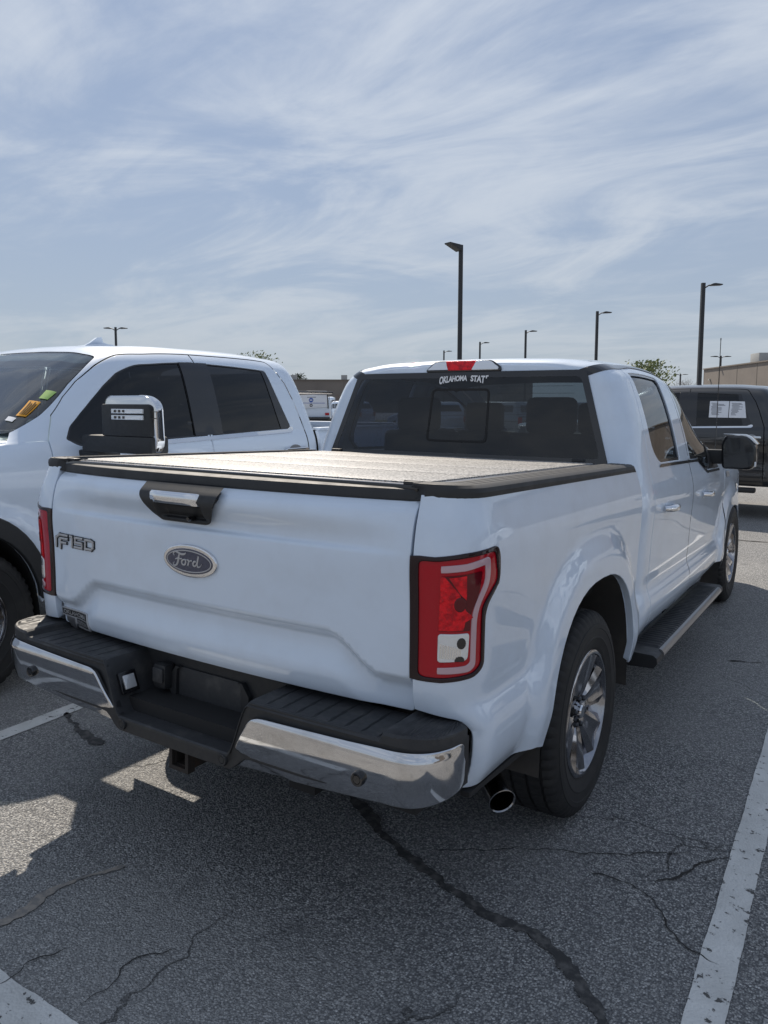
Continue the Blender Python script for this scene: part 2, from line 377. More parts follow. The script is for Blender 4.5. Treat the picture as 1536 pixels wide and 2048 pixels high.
# ---------- main truck, body frame: x right, y forward from the tailgate, z up
YA=1.06; WB=3.683
PROF=[(.36,.90),(.42,.925),(.47,.948),(.54,.984),(.60,.996),(.66,.996),(.70,.985),(.725,.974),(.80,.974),(.95,.979),(1.08,.986),(1.15,.987),(1.20,.982),(1.26,.966),(1.325,.946)]
ARCH_R=(YA,.35,.535,.582,2.5,.034,1.10,1.32); ARCH_F=(YA+WB,.35,.515,.555,2.5,.03,1.16,1.36)
def bed_x(y,z):
    w=arch_w(y,z,ARCH_R);return cr(*zip(*PROF))(z)*(1-w)+(.984-.03*sst(.60,.40,z))*w+arch_g(y,z,ARCH_R)
BUR,BXI,BL=.145,.79,.25
ty=cr([.66,.69,.74,.80,.90,1.0,1.14,1.22,1.285,1.34],[.036,.012,-.006,-.012,-.015,-.019,-.025,-.012,.010,.022])  # tailgate edge, side view
def bed(u,z):
    u=np.asarray(u,float);z=np.asarray(z,float)
    th=np.clip((BUR-u)/BL,0,1)*np.pi/2;p=.72
    c=np.cos(th).clip(1e-4)**p;sn=np.sin(th)**p
    xs=bed_x(np.maximum(u,BUR),z);xi=BXI+.01
    yr=ty(z)
    x=xi+(xs-xi)*c;y=np.where(u<BUR,BUR-(BUR-yr)*sn,u)
    return np.stack([x,y,z+0*x],-1)
PD=[(z,x-.013*(z<1.31)) for z,x in PROF[:-1]]+[(1.30,.942),(1.325,.936)]
PD=[(.36,.87),(.44,.905),(.50,.94),(.56,.966),(.62,.975),(.665,.968),(.70,.955),(.80,.957),(.95,.963),(1.08,.972),(1.13,.973),(1.19,.966),(1.25,.952),(1.31,.936)]
SEC=[(.938,1.31),(.910,1.44),(.875,1.57),(.830,1.70),(.796,1.771),(.735,1.827),(.60,1.862),(.32,1.882),(0,1.888)]
CAB=Shell(PD,SEC,1.31,[(1.5,1.842),(1.9,1.858),(2.3,1.882),(2.6,1.888),(2.9,1.878),(3.15,1.846),(3.4,1.758),(3.7,1.605),(4.0,1.452),(4.25,1.348),(4.45,1.3125),(7,1.3115)],
  1.97,1.78,(.125,.07,.24),.17,[ARCH_F],[(0,1),(4.3,1),(4.9,.985),(5.4,.95),(5.7,.9)])
def tail(x,z):
    x=np.asarray(x,float);z=np.asarray(z,float)
    ax=np.abs(x)
    y=ty(z)-.036*(1-np.clip(ax/.80,0,1)**2)
    zl=.802+.098*sst(.71,.53,ax)
    d=zl-z
    y=y+.030*sst(0,.042,d)-.022*sst(.05,.16,d)*1
    L=(1-np.clip(ax/.79,0,1)**3)
    y=y-.034*L*sst(1.165,1.245,z)+.012*L*sst(1.135,1.15,z)*(1-sst(1.15,1.22,z))+.024*sst(1.252,1.295,z)
    return np.stack([x,y,z],-1)
def rearwall(x,z):
    x=np.asarray(x,float);z=np.asarray(z,float)
    y=CAB.yb+CAB.lean*np.clip(z-1.31,-.1,9)-.010*(1-np.clip(np.abs(x)/.8,0,1)**2)
    return np.stack([x,y,z+0*x],-1)
# ================================================================== main truck (body frame, then raked)
RK=.034; CR=Vector((0,1.06,.395))
truck=empty('pickup_truck','white crew-cab pickup with chrome rear bumper, red tail lamps and bed cover painted with sun-glint speckle','pickup truck')
_R=Matrix.Rotation(-RK,3,'X'); truck.location=CR-_R@CR; truck.rotation_euler=(-RK,0,0)
def w2b(p): return _R.inverted()@(Vector(p)-CR)+CR
def sides(fn):
    for mir in (False,True): fn(mir)
# ---- bed sides
def arch_pts(a,zlo,n=26,sc=1.0):
    ya,zc,A,B,e=a[:5];out=[(ya-A*sc,zlo)]
    for i in range(n+1):
        th=math.pi*(1-i/n);c=math.cos(th);s_=math.sin(th)
        out.append((ya+A*sc*math.copysign(abs(c)**(2/e),c),zc+B*sc*s_**(2/e)))
    out.append((ya+A*sc,zlo));return out
u0=BUR-BL+.004
bed_out=[(u0,1.302),(u0,.708),(-.03,.70),(.012,.695,.02),(.034,.655,.03),(.040,.492),(.30,.487),(.47,.478)]+[p for p in arch_pts(ARCH_R,.46) if p[1]>.459]+[(1.66,.462),(1.742,.475),(1.742,1.302)]
LAMP=[(u0-.003,1.140),(-.06,1.140),(.021,1.153),(.142,1.166,.012),(.155,1.065,.06),(.101,1.004,.05),(.110,.84,.03),(.075,.818,.03),(-.039,.803),(u0-.003,.800)]
def shrink(pl,d):
    p=np.array([q[:2] for q in pl],float);a=.5*np.sum(p[:,0]*np.roll(p[:,1],-1)-np.roll(p[:,0],-1)*p[:,1]);s_=1 if a>0 else -1
    o=[]
    for i in range(len(p)):
        e1=p[i]-p[i-1];e2=p[(i+1)%len(p)]-p[i];n1=np.array([-e1[1],e1[0]])/np.hypot(*e1);n2=np.array([-e2[1],e2[0]])/np.hypot(*e2)
        n=(n1+n2);n/=max(.3,(n@n1));o.append(tuple(p[i]+s_*n*d))
    return o
def build_bed(mir):
    b=panel('bed_side',bed,fillet(bed_out),'white',truck,holes=[[(min(max(q[0],u0+.0015),9),q[1]) for q in fillet([(*w_,.02) for w_ in shrink(LAMP,.002)])]],step=.035,mir=mir,depth=.028,r=.004)
    sx=-1 if mir else 1
    # wheel housing liner
    P_=arch_pts(ARCH_R,.468,24,1.0);rows=[[(sx*x,y,z) for y,z in P_] for x in (.985,.96,.70,.62)]
    grid('wheel_well_liner',rows,'liner',b,auto=60)
    prism('mud_lip',[(.06,.486),(.47,.472),(.515,.466),(.515,.450),(.06,.472)],'x',sx*.93,sx*.958,'dark',b)
    # tail lamp
    ring_o=fillet(LAMP);lens=[(q[0]+.003 if q[0]<u0+.01 else q[0],)+tuple(q[1:]) for q in LAMP]
    li=fillet([(*p,.02) for p in shrink(lens,.0055)])
    lp=panel('tail_lamp',bed,ring_o,'lampblk',truck,holes=[li],step=.025,bstep=.012,off=.004,depth=.035,r=.004,mir=mir)
    panel('reflector_housing',bed,fillet(shrink(LAMP,.006)),'red',lp,step=.02,off=-.002,depth=.004,r=.001,mir=mir)
    panel('inner_lens',bed,fillet([(-.043,1.092),(.028,1.100),(.085,1.108,.01),(.075,1.04,.02),(.048,.99,.03),(.050,.945),(-.046,.942)]),'redd',lp,step=.02,off=.0002,depth=.003,r=.002,mir=mir)
    panel('upper_facet',bed,fillet([(-.043,1.09),(-.034,1.09),(.008,1.045),(.030,1.0),(.056,.982),(.030,.970),(.026,.948),(-.046,.945)]),'redb',lp,step=.012,off=.0018,depth=.003,r=.002,mir=mir)
    panel('facet',bed,fillet([(-.022,1.090),(.030,1.097),(.032,1.030),(.012,1.046)]),'redb',lp,step=.012,off=.0018,depth=.003,r=.002,mir=mir)
    panel('bulb',bed,[(.012+.016*math.cos(a*math.pi/7),1.018+.018*math.sin(a*math.pi/7)) for a in range(14)],'redd',lp,step=.015,off=.0034,depth=.003,r=.003,mir=mir)
    C=[(-.042,1.118),(.03,1.126),(.112,1.142,.012),(.118,1.075,.05),(.070,1.0,.05),(.075,.846,.03),(.055,.833,.02),(-.046,.825),(-.046,.838),(.045,.846,.008),(.060,.856,.008),(.056,1.0,.05),(.102,1.078,.04),(.098,1.126,.01),(.03,1.112),(-.042,1.104)]
    panel('light_pipe',bed,fillet(C),'pipe',lp,step=.015,off=.0012,depth=.004,r=.003,mir=mir)
    rv=panel('reverse_lens',bed,fillet([(-.046,.932,.008),(.046,.936,.008),(.044,.866,.012),(-.046,.858,.008)]),'clear',lp,step=.008,off=.0012,depth=.004,r=.003,mir=mir)
    panel('reverse_bulb',bed,[(.022+.013*math.cos(a*math.pi/7),.911+.014*math.sin(a*math.pi/7)) for a in range(14)],'gloss',rv,step=.015,off=.003,depth=.003,r=.002,mir=mir)
    panel('lower_bulb',bed,[(.018+.015*math.cos(a*math.pi/9),.8625+.012*math.sin(a*math.pi/9)) for a in range(10)],'gloss',rv,step=.015,off=.003,depth=.003,r=.002,mir=mir)
    for k in range(9):
        uu=-.041+k*.0072
        panel('flute',bed,[(uu,.868),(uu+.0028,.868),(uu+.0028,.908-.0012*k),(uu,.908-.0012*k)],'chrome2',rv,step=.02,off=.0024,depth=.003,r=.0015,mir=mir)
    # bed rail cap with three grooves
    sec=[(.002,.0),(.006,.014),(.002,.026),(-.012,.034),(-.030,.035),(-.034,.030),(-.038,.035),(-.052,.0355),(-.056,.0305),(-.060,.0355),(-.074,.036),(-.078,.031),(-.082,.036),(-.10,.0365),(-.108,.022),(-.108,-.01),(-.02,-.012)]
    def path(t,p):
        q=bed(np.array(t),np.array(1.30));x=float(q[0]);y=float(q[1])
        if t<BUR: # turn with the corner
            return (sx*(max(.70,x+p[0]) ),y+(.012-p[0]*.0 if False else 0)+ (0 if p[0]>-.05 else max(0,(BUR-t)*.25)),1.300+p[1])
        return (sx*(x+p[0]),y,1.300+p[1]-(.030*max(0,(t-1.69)/.05) if p[1]>.01 else 0))
    sweep('rail_cap',sec,path,[u0+.004,-.06,-.03,0,.03,.06,.09,.12,.15,.3,.6,.9,1.2,1.5,1.66,1.69,1.715],'rail',truck,auto=28)
sides(build_bed)
# bed floor and front wall under the cover, inner walls
box('bed_floor',(0,.87,.78),(1.5,1.66,.04),'dark',truck); box('bed_front_wall',(0,1.725,1.03),(1.78,.03,.53),'white2',truck)
for sx in (-1,1): box('bed_inner_wall',(sx*.84,.85,1.03),(.04,1.66,.50),'dark',truck)
# ---- tailgate
TG=[(-.798,1.285),(-.797,.73),(-.793,.692,.01),(.793,.692,.01),(.797,.73),(.798,1.285)]
BC=-.035
bz=[(BC-.180,1.286),(BC-.178,1.246,.01),(BC-.112,1.160,.02),(BC+.112,1.160,.02),(BC+.150,1.19,.02),(BC+.178,1.246,.01),(BC+.180,1.286)]
hole=[(BC-.165,1.270),(BC-.165,1.247),(BC-.105,1.170),(BC+.105,1.170),(BC+.165,1.247),(BC+.165,1.270)]
gate=panel('tailgate',tail,fillet(TG),'white',truck,step=.015,bstep=.02,holes=[hole],ref=(0,-1,0),depth=.03,r=.004)
box('tailgate_inner',(0,.055,.985),(1.56,.05,.57),'white2',gate)
capsec=[(-.004,-.001),(-.007,.004),(-.006,.024),(-.003,.030),(.006,.033),(.060,.034),(.064,.02),(.064,-.02),(.01,-.02)]
def cpath(t,p):
    q=tail(np.array(t),np.array(1.285)); e=max(0,abs(t)-.77)/.03
    return (t,float(q[1])+p[0]+.006*e*e,1.285+p[1]-.004*e*e)
sweep('top_cap',capsec,cpath,[-.803,-.795,-.77]+list(np.linspace(-.7,.7,29))+[.77,.795,.803],'rail',gate,auto=30)
def on_tail(off): return lambda x,z: (lambda p,n: p-n*off)(tail(x,z),np.array([0,1,0.]))
def bezel_s(x,z):
    p=tail(x,z);d=.014+.012*sst(1.16,1.19,z)
    rec=.034*sst(.115,.085,np.abs(x-BC))*sst(1.165,1.18,z)*sst(1.232,1.215,z)
    p=p.copy();p[...,1]=p[...,1]-d+rec;return p
hb=panel('handle_bezel',bezel_s,fillet(bz),'blackpl',gate,step=.010,ref=(0,-1,0),depth=.03,r=.006)
hs=[(-.026,1.258),(-.036,1.262),(-.043,1.255),(-.044,1.238),(-.038,1.222),(-.028,1.220)]
def hpath(t,p):
    q=tail(np.array(t),np.array(1.25));e=max(0,abs(t-BC+.012)-.105)/.012;e=min(1,e)
    return (t,float(q[1])+p[0]*(1-.25*e*e)+.012,1.241+(p[1]-1.241)*(1-.2*e*e))
sweep('handle',hs,hpath,[BC-.012+d for d in (-.117,-.112,-.105,-.05,0,.05,.105,.112,.117)],'chrome2',hb,auto=50)
q=tail(np.array(BC+.035),np.array(1.172)); lathe('camera_lens',[(0,-.030),(.006,-.030),(.008,-.026),(.008,.0)],'gloss',hb,seg=14).matrix_local=Matrix.Translation((BC+.035,float(q[1]),1.176))@Matrix.Rotation(RAD(90),4,'Z')
# ---- oval emblem with script
EC=(-.006,1.037)
def ell(a,b,n=48): return [(EC[0]+a*math.cos(2*math.pi*k/n),EC[1]+b*math.sin(2*math.pi*k/n)) for k in range(n)]
em=panel('oval_emblem',tail,ell(.117,.049),'chrome2',gate,step=.02,off=.010,ref=(0,-1,0),depth=.012,r=.006)
panel('blue_field',tail,ell(.106,.040),'blue',em,step=.02,off=.0115,ref=(0,-1,0),depth=.003,r=.002)
def ring_s(name,a,b,wd,m,off): panel(name,tail,ell(a,b),m,em,holes=[ell(a-wd,b-wd)],step=.02,bstep=.006,off=off,ref=(0,-1,0),depth=.003,r=.0008)
ring_s('pinstripe',.1015,.0362,.0022,'silver',.0122)
def stroke(name,f,pts,wd,m,parent,off=.012,th=.003,ref=(0,-1,0),n=6,smooth=True):
    """a raised ribbon stroke on the surface f"""
    c=np.array(smoothcurve(pts,n) if smooth else pts,float)
    if c.shape[1]==2: c=np.c_[c,np.full(len(c),wd)]
    t=np.gradient(c[:,:2],axis=0);t/=np.maximum(np.linalg.norm(t,axis=1,keepdims=True),1e-9);nn=np.stack([-t[:,1],t[:,0]],1)*c[:,2:3]*.5
    a=c[:,:2]+nn;b=c[:,:2]-nn;o=np.array(ref,float)
    A0=f(a[:,0],a[:,1]);B0=f(b[:,0],b[:,1])
    rows=np.stack([A0+o*(off-.002),A0+o*(off+th*.6),(A0+B0)/2+o*(off+th),B0+o*(off+th*.6),B0+o*(off-.002)],1)
    return grid(name,rows,m,parent,auto=60)
def es(pts,k=1.): return [(EC[0]+p[0],EC[1]+p[1],(p[2] if len(p)>2 else .005)) for p in pts]
SCR=[ # flowing script letters
 [(-.064,.012,.003),(-.068,.019,.004),(-.060,.026,.005),(-.046,.024,.006),(-.032,.020,.007),(-.018,.021,.006),(-.008,.027,.003)],
 [(-.040,.021,.005),(-.044,.008,.007),(-.049,-.008,.007),(-.057,-.019,.006),(-.068,-.021,.004),(-.071,-.013,.003),(-.063,-.010,.002)],
 [(-.060,.001,.003),(-.050,.004,.0045),(-.034,.004,.004),(-.026,.007,.002)],
 [(-.020,.004,.004),(-.029,-.002,.006),(-.030,-.011,.006),(-.021,-.015,.005),(-.013,-.008,.006),(-.013,.001,.005),(-.020,.004,.003),(-.008,.003,.003)],
 [(-.006,.004,.004),(.002,.002,.005),(.000,-.007,.0055),(-.003,-.015,.005),(.001,-.006,.003),(.009,.002,.004),(.018,.003,.005)],
 [(.036,.002,.005),(.026,.001,.006),(.021,-.008,.006),(.027,-.014,.005),(.037,-.007,.004),(.043,.008,.005),(.048,.021,.006)],
 [(.049,.022,.005),(.043,.003,.0055),(.040,-.009,.005),(.044,-.015,.004),(.053,-.012,.003),(.062,-.003,.002)]]
for s_ in SCR: stroke('script',tail,es(s_),.005,'silver',em,off=.0115,th=.0022)
# ---- F150 badge, blocky letters with dark edge
def badge(strokes,org,sz,wd,parent,name):
    for k,s_ in enumerate(strokes):
        pts=[(org[0]+p[0]*sz[0]+p[1]*.006,org[1]+p[1]*sz[1]) for p in s_]
        for m_,w_,o_,t_ in (('badgeblk',wd+.0045,.001,.004),('silver',wd,.004,.004)):
            for a,b in zip(pts[:-1],pts[1:]):
                a=np.array(a);b=np.array(b);d=(b-a)/np.hypot(*(b-a))*w_*.48
                stroke(name if m_=='silver' else 'letter_edge',tail,[tuple(a-d),tuple((a+b)/2),tuple(b+d)],w_,m_,parent,off=o_,th=t_,smooth=False)
bd=panel('model_badge',tail,[(-.779,1.004),(-.768,1.004),(-.768,1.012),(-.779,1.012)],'badgeblk',gate,step=.02,off=.001,ref=(0,-1,0),depth=.003,r=.001)
bs_=[ [(.0,.05),(.0,.72),(.10,1.0),(.34,1.0)],[(.13,-.05),(.13,.72),(.34,.72)],[(.13,.38),(.30,.38)],
      [(.42,1.0),(.47,1.0),(.47,.22)],
      [(.76,.97),(.56,.97),(.56,.60),(.75,.60),(.75,.22),(.55,.22)],
      [(.84,.95),(.84,.25),(1.0,.25),(1.05,.45),(1.05,.85),(.98,.95),(.84,.95)]]
badge(bs_,(-.776,1.000),(.235,.048),.0085,bd,'letter')
# ---- state badge
PB=[(-.806,.757),(-.612,.757),(-.600,.692),(-.794,.692)]
sb=panel('state_badge',tail,[(-.806,.752),(-.618,.752),(-.602,.690),(-.690,.690),(-.694,.700),(-.755,.700),(-.757,.722),(-.803,.722)],'silver',gate,step=.02,off=.006,ref=(0,-1,0),depth=.008,r=.002)
panel('badge_field',tail,[(-.801,.748),(-.621,.748),(-.617,.726),(-.798,.726)],'badgeblk',sb,step=.02,off=.0068,ref=(0,-1,0),depth=.002,r=.001)
panel('badge_field',tail,[(-.700,.721),(-.616,.721),(-.611,.698),(-.696,.698)],'badgeblk',sb,step=.02,off=.0068,ref=(0,-1,0),depth=.002,r=.001)
panel('state_shape',tail,[(-.770,.720),(-.715,.720),(-.712,.700),(-.705,.684),(-.725,.680),(-.745,.690),(-.760,.700),(-.768,.703)],'alu',sb,step=.02,off=.008,ref=(0,-1,0),depth=.004,r=.001)
def tx(x0,x1,z0,z1,sh,off): return lambda u,v,d: tuple(tail(np.array(x0+(x1-x0)*u-sh*v),np.array(z0+(z1-z0)*v))+np.array([0,-off,0]))
textobj('badge_lettering','OKLAHOMA',tx(-.790,-.624,.7295,.7455,.002,.0085),'silver',sb,bold=.02)
textobj('badge_lettering','EDITION',tx(-.690,-.616,.7015,.7175,.002,.0085),'silver',sb,bold=.02)
# ---- bumper
def bplan(s):
    s=np.asarray(s,float);a=np.abs(s);th=np.clip((a-.80)/.24,0,1)*np.pi/2;p=.80
    x=np.where(a<.80,a,  .80+.170*np.sin(th)**p);y=np.where(a<.80,-.142-.012*(1-(a/.8)**2),-.142+.170*(1-np.cos(th).clip(1e-5)**p))
    return np.sign(s+1e-12)*x,y
def ztop(x): 
    a=np.abs(x);return .492+.178*sst(.245,.335,a)
def face(off0):
    def f(s,z):
        x,y=bplan(s);zt=.645;a=np.abs(np.asarray(s,float))
        bul=.010-1.5*np.clip(.622-z,0,1)**2-.012*sst(.622,.652,z)
        wd=.008*sst(.0,.016,(.512-.062*(a-.30)/.24)-z)*sst(.56,.46,a)
        y2=y-off0-bul*np.where(a<.9,1,1)+wd
        return np.stack([x,y2,z+0*x],-1)
    return f
bump=panel('rear_bumper',lambda s,v:(lambda xy:np.stack([xy[0],xy[1]+.004,v*(ztop(xy[0])-.006-(.445+.05*sst(.25,.33,np.abs(s))+.04*sst(.5,1.0,np.abs(s))))+(.445+.05*sst(.25,.33,np.abs(s))+.04*sst(.5,1.0,np.abs(s)))],-1))(bplan(s)),
   [(-1.035,0),(1.035,0),(1.035,1),(-1.035,1)],'blackpl',truck,step=.03,bstep=.02,ref=(0,-1,0),depth=.02,r=.004)
def padtop(x,y):
    a=np.abs(x);z=ztop(x)
    g=(np.abs(((a-.02)/.056+y*.9)%1-.5)<.055)*sst(.35,.36,a)*sst(.80,.79,a)*sst(-.135,-.12,y)*sst(.02,.01,y)
    z=z-.006*g
    cap=sst(.785,.80,a)*.020
    rid=.0022*np.sin((a*.7+y)*2*np.pi/.013)*sst(.81,.83,a)*sst(.955,.945,a)
    z=z+cap+rid-.012*sst(-.13,-.155,y)*sst(.3,.34,a)
    return np.stack([x+0*z,y+0*z,z],-1)
rows=[]
for s_ in np.r_[np.arange(-1.035,-.78,.006),np.arange(-.78,-.34,.0031),np.arange(-.34,-.23,.01),np.arange(-.23,.23,.04),np.arange(.23,.34,.01),np.arange(.34,.78,.0031),np.arange(.78,1.036,.006)]:
    x,y=map(float,bplan(np.array(s_)));xi=math.copysign(min(abs(x),.925),x)
    r_=[]
    for k in (0,.03,.08,.16,.3,.45,.6,.8,1):
        r_.append(padtop(np.array(x+(xi-x)*k),np.array(y+(.045-y)*k)).tolist())
    r_=[[x,y,ztop(x)-.012],[r_[0][0],r_[0][1],r_[0][2]-.004]]+r_[1:]
    rows.append(r_)
grid('step_pad',rows,'pad',bump,auto=25)
box('recess_wall',(0,.040,.565),(.72,.016,.21),'blackpl',bump)
pl_=box('plate_recess',(.0,.028,.562),(.305,.010,.150),'pad',bump,bev=.004)
for sx in (-1,1): prism('plate_edge',[(sx*.135,.638),(sx*.155,.64),(sx*.185,.60),(sx*.185,.55),(sx*.155,.51),(sx*.150,.63)],'y',.012,.036,'blackpl',bump)
box('trailer_socket',(-.205,.005,.600),(.062,.05,.088),'blackpl',bump,bev=.014); box('socket_lid',(-.205,-.022,.606),(.05,.012,.052),'pad',bump,bev=.006)
box('plate_lamp_surround',(-.283,-.086,.585),(.012,.072,.075),'gloss',bump,bev=.004,rot=Matrix.Rotation(RAD(-24),3,'Y')); box('plate_lamp',(-.276,-.086,.588),(.010,.045,.048),'clear',bump,bev=.003,rot=Matrix.Rotation(RAD(-24),3,'Y'))
box('step_marking',(.06,-.05,.4925),(.075,.026,.003),'blackpl',bump)
CH=[(.362,.632,.035),(.70,.640),(1.025,.652,.015),(1.037,.60),(1.03,.535,.03),(.86,.500),(.60,.474),(.255,.446,.012),(.295,.53)]
def chrome(mir):
    c=panel('chrome_face',face(.008),fillet(CH),'chrome',bump,step=.011,bstep=.012,ref=(0,-1,0),depth=.014,r=.006,mir=mir)
    sx=-1 if mir else 1
    x,y=bplan(np.array(.735)); y=float(y)
    sn=lathe('parking_sensor',[(0,-.004),(.011,-.004),(.012,-.001),(.0125,-.004),(.018,-.005),(.020,-.001),(.020,.01)],'gloss',c,seg=20); sn.matrix_local=Matrix.Translation((sx*.735,y-.019,.552))@Matrix.Rotation(RAD(90),4,'Z')
sides(chrome)
for sx in (-1,1):
    sn=lathe('parking_sensor',[(0,-.004),(.010,-.004),(.011,-.001),(.0115,-.004),(.017,-.005),(.019,-.001),(.019,.01)],'blackpl',bump,seg=20); sn.matrix_local=Matrix.Translation((sx*.232,-.152,.468))@Matrix.Rotation(RAD(90),4,'Z')
box('bumper_beam',(0,-.02,.50),(1.75,.14,.075),'dark',bump)
# ---- hitch receiver
hr=box('hitch_tube',(0,.25,.398),(.9,.07,.07),'dark',truck,bev=.01)
def ring_box(name,c,o,i_,y0,y1,m,parent):
    rows=[]
    for (h,y) in ((o,y1),(o,y0),(i_,y0),(i_,y1)):
        rows.append([(c[0]+sx*h,y,c[1]+sz*h) for sx,sz in ((-1,-1),(1,-1),(1,1),(-1,1))])
    return grid(name,rows,m,parent,closed_v=True,auto=20)
ring_box('hitch_receiver',(0,.398),.037,.027,-.10,.25,'rust',truck); ring_box('hitch_collar',(0,.398),.044,.030,-.115,-.085,'rust',truck)
# ---- exhaust tip
ep=[Vector((.78,.44,.445)),Vector((.90,.33,.395)),Vector((.965,.275,.372))]
ex=tube('exhaust_pipe',[(.55,.62,.46),(.70,.52,.455),ep[0]],.034,'rust',truck,seg=16)
d=(ep[2]-ep[0]).normalized();mt=Matrix.Translation(ep[2])@d.to_track_quat('X','Z').to_matrix().to_4x4()
lathe('exhaust_tip',[(.034,-.24),(.040,-.22),(.041,-.01),(.043,-.003),(.043,0),(.0405,.001),(.038,-.003),(.037,-.2)],'steel',truck,seg=32).matrix_local=mt
# ---- cab frame (roof, rear pillars, windscreen pillars) in one skin
TM=CAB.tm
def cabf(u,t):
    a=CAB.side(u,np.where(t<=TM,t,2*TM-t));s_=np.where(t<=TM,1.,-1.);a=a.copy();a[...,0]*=s_;return a
cu0=CAB.ur-CAB.inset[2]+.0005
half=[(cu0,.47),(2.008,.47),(2.008,1.60),(2.022,1.875,.05),(2.12,1.897,.04),(4.42,1.897),(4.42,1.985),(3.22,1.985,.03),(3.20,TM)]
fo=[p for p in half]+[(p[0],2*TM-p[1])+tuple(p[2:]) for p in half[::-1][1:]]
cabo=panel('cab',cabf,fillet(fo),'white',truck,step=.03,ref=(0,0,1),depth=.02,r=.002)
sec_r=[CAB.side(np.array(cu0),np.array(t)) for t in np.linspace(1.25,TM,40)]
rw=[(float(p[0]),float(p[2])) for p in sec_r];rw=rw+[(-x,z) for x,z in rw[::-1][1:]]
GLS=[(-.668,1.776,.03),(.668,1.776,.03),(.812,1.315,.02),(-.812,1.315,.02)]
GL2=shrink(GLS,.012)
panel('rear_wall',rearwall,rw,'white',cabo,step=.06,holes=[fillet([(*p,.03) for p in GL2])],ref=(0,-1,0),depth=.01,r=.001,off=-.001)
rg=panel('rear_window',rearwall,fillet(GLS),'tint',truck,step=.05,off=.003,depth=.004,r=.002,ref=(0,-1,0))
SLD=[(-.168,1.688,.03),(.172,1.688,.03),(.182,1.405,.03),(-.176,1.405,.03)]
panel('slider_frame',rearwall,fillet(SLD),'dark',rg,holes=[fillet([(*p,.022) for p in shrink(SLD,.010)])],step=.03,bstep=.02,off=.0055,ref=(0,-1,0),depth=.004,r=.001)
GO=[(*p,.03) for p in shrink(GLS,-.001)]
panel('glass_border',rearwall,fillet(GO),'gloss',rg,holes=[fillet([(*p,.03) for p in shrink(GLS,.03)])],step=.04,bstep=.03,off=.004,ref=(0,-1,0),depth=.004,r=.0005)
for k in range(9):
    z=1.41+k*.036
    panel('defroster_line',rearwall,[(.21,z),(.70-.3*(z-1.4),z),(.70-.3*(z-1.4),z+.0012),(.21,z+.0012)],'badgeblk',rg,step=.1,off=.0015,ref=(0,-1,0),depth=.0005,r=.0002)
# lettering on the glass, bottoms arched
def arch_t(x0,x1):
    def f(u,v,d):
        x=x0+(x1-x0)*u; s_=(x-.012)/.145; top=1.757-.004*s_*s_+.002; h=.030+.016*s_*s_
        p=rearwall(np.array(x),np.array(top-h*(1-v)));return (float(p[0]),float(p[1])-.0062,float(p[2]))
    return f
textobj('window_lettering','OKLAHOMA',arch_t(-.130,.036),'decal',rg,bold=.035,spacing=.95)
textobj('window_lettering','STAT',arch_t(.056,.140),'decal',rg,bold=.035,spacing=.95)
fr=[(.143,1.757),(.158,1.757),(.157,1.750),(.150,1.751),(.149,1.740),(.144,1.741)]
meshobj('lettering_scrap',[tuple(rearwall(np.array(a),np.array(b))+np.array([0,-.0062,0])) for a,b in fr],[tuple(range(6))],'decal',rg)
# high brake lamp
def head(x,z): 
    p=rearwall(x,z);p=p.copy();p[...,1]=p[...,1]-.004+.6*np.clip(z-1.815,0,9)**1.0*.5;return p
HB=[(-.215,1.783,.01),(-.165,1.832,.02),(.168,1.832,.02),(.218,1.800,.02),(.222,1.783,.01)]
hb2=panel('high_brake_lamp',head,fillet(HB),'gloss',truck,step=.02,off=.008,ref=(0,-1,0),depth=.03,r=.005)
for nm,pl,m_ in (('clear_lens',[(-.206,1.788,.008),(-.160,1.826,.015),(-.098,1.829),(-.080,1.788)],'clear'),('red_lens',[(-.078,1.788),(-.096,1.829),(.082,1.829),(.060,1.788)],'redb'),('clear_lens',[(.062,1.788),(.084,1.829),(.160,1.827,.015),(.208,1.797,.015),(.208,1.788)],'clear')):
    panel(nm,head,fillet(pl),m_,hb2,step=.012,off=.013,ref=(0,-1,0),depth=.008,r=.004)
# black roof ditch strips
tt=1.31+sum(math.hypot(SEC[i+1][0]-SEC[i][0],SEC[i+1][1]-SEC[i][1]) for i in range(5))
for mir in (False,True): panel('roof_ditch',CAB.side,[(cu0+.002,tt-.030),(2.0,tt-.022),(2.2,tt-.010),(3.1,tt-.010),(3.1,tt+.010),(2.2,tt+.012),(2.0,tt+.024),(cu0+.002,tt+.034)],'gloss',cabo,step=.02,bstep=.012,off=.003,depth=.004,r=.002,mir=mir,ref=(0,0,1))
# windscreen
half=[(3.215,TM),(3.235,1.992,.03),(4.42,1.992)];wo=half+[(p[0],2*TM-p[1])+tuple(p[2:]) for p in half[::-1][:-1]]
panel('windscreen',cabf,fillet(wo),'wind',truck,step=.06,ref=(0,0,1),depth=.004,r=.001,off=-.003)
hdl=lambda u,t:(lambda p:np.stack([p[0]*.955,p[1],p[2]-.035],-1))(np.moveaxis(cabf(u,t),-1,0))
panel('headliner',hdl,[(cu0+.10,1.86),(3.2,1.86),(3.2,2*TM-1.86),(cu0+.10,2*TM-1.86)],'seat',cabo,step=.1,ref=(0,0,-1),depth=.005,r=.001)
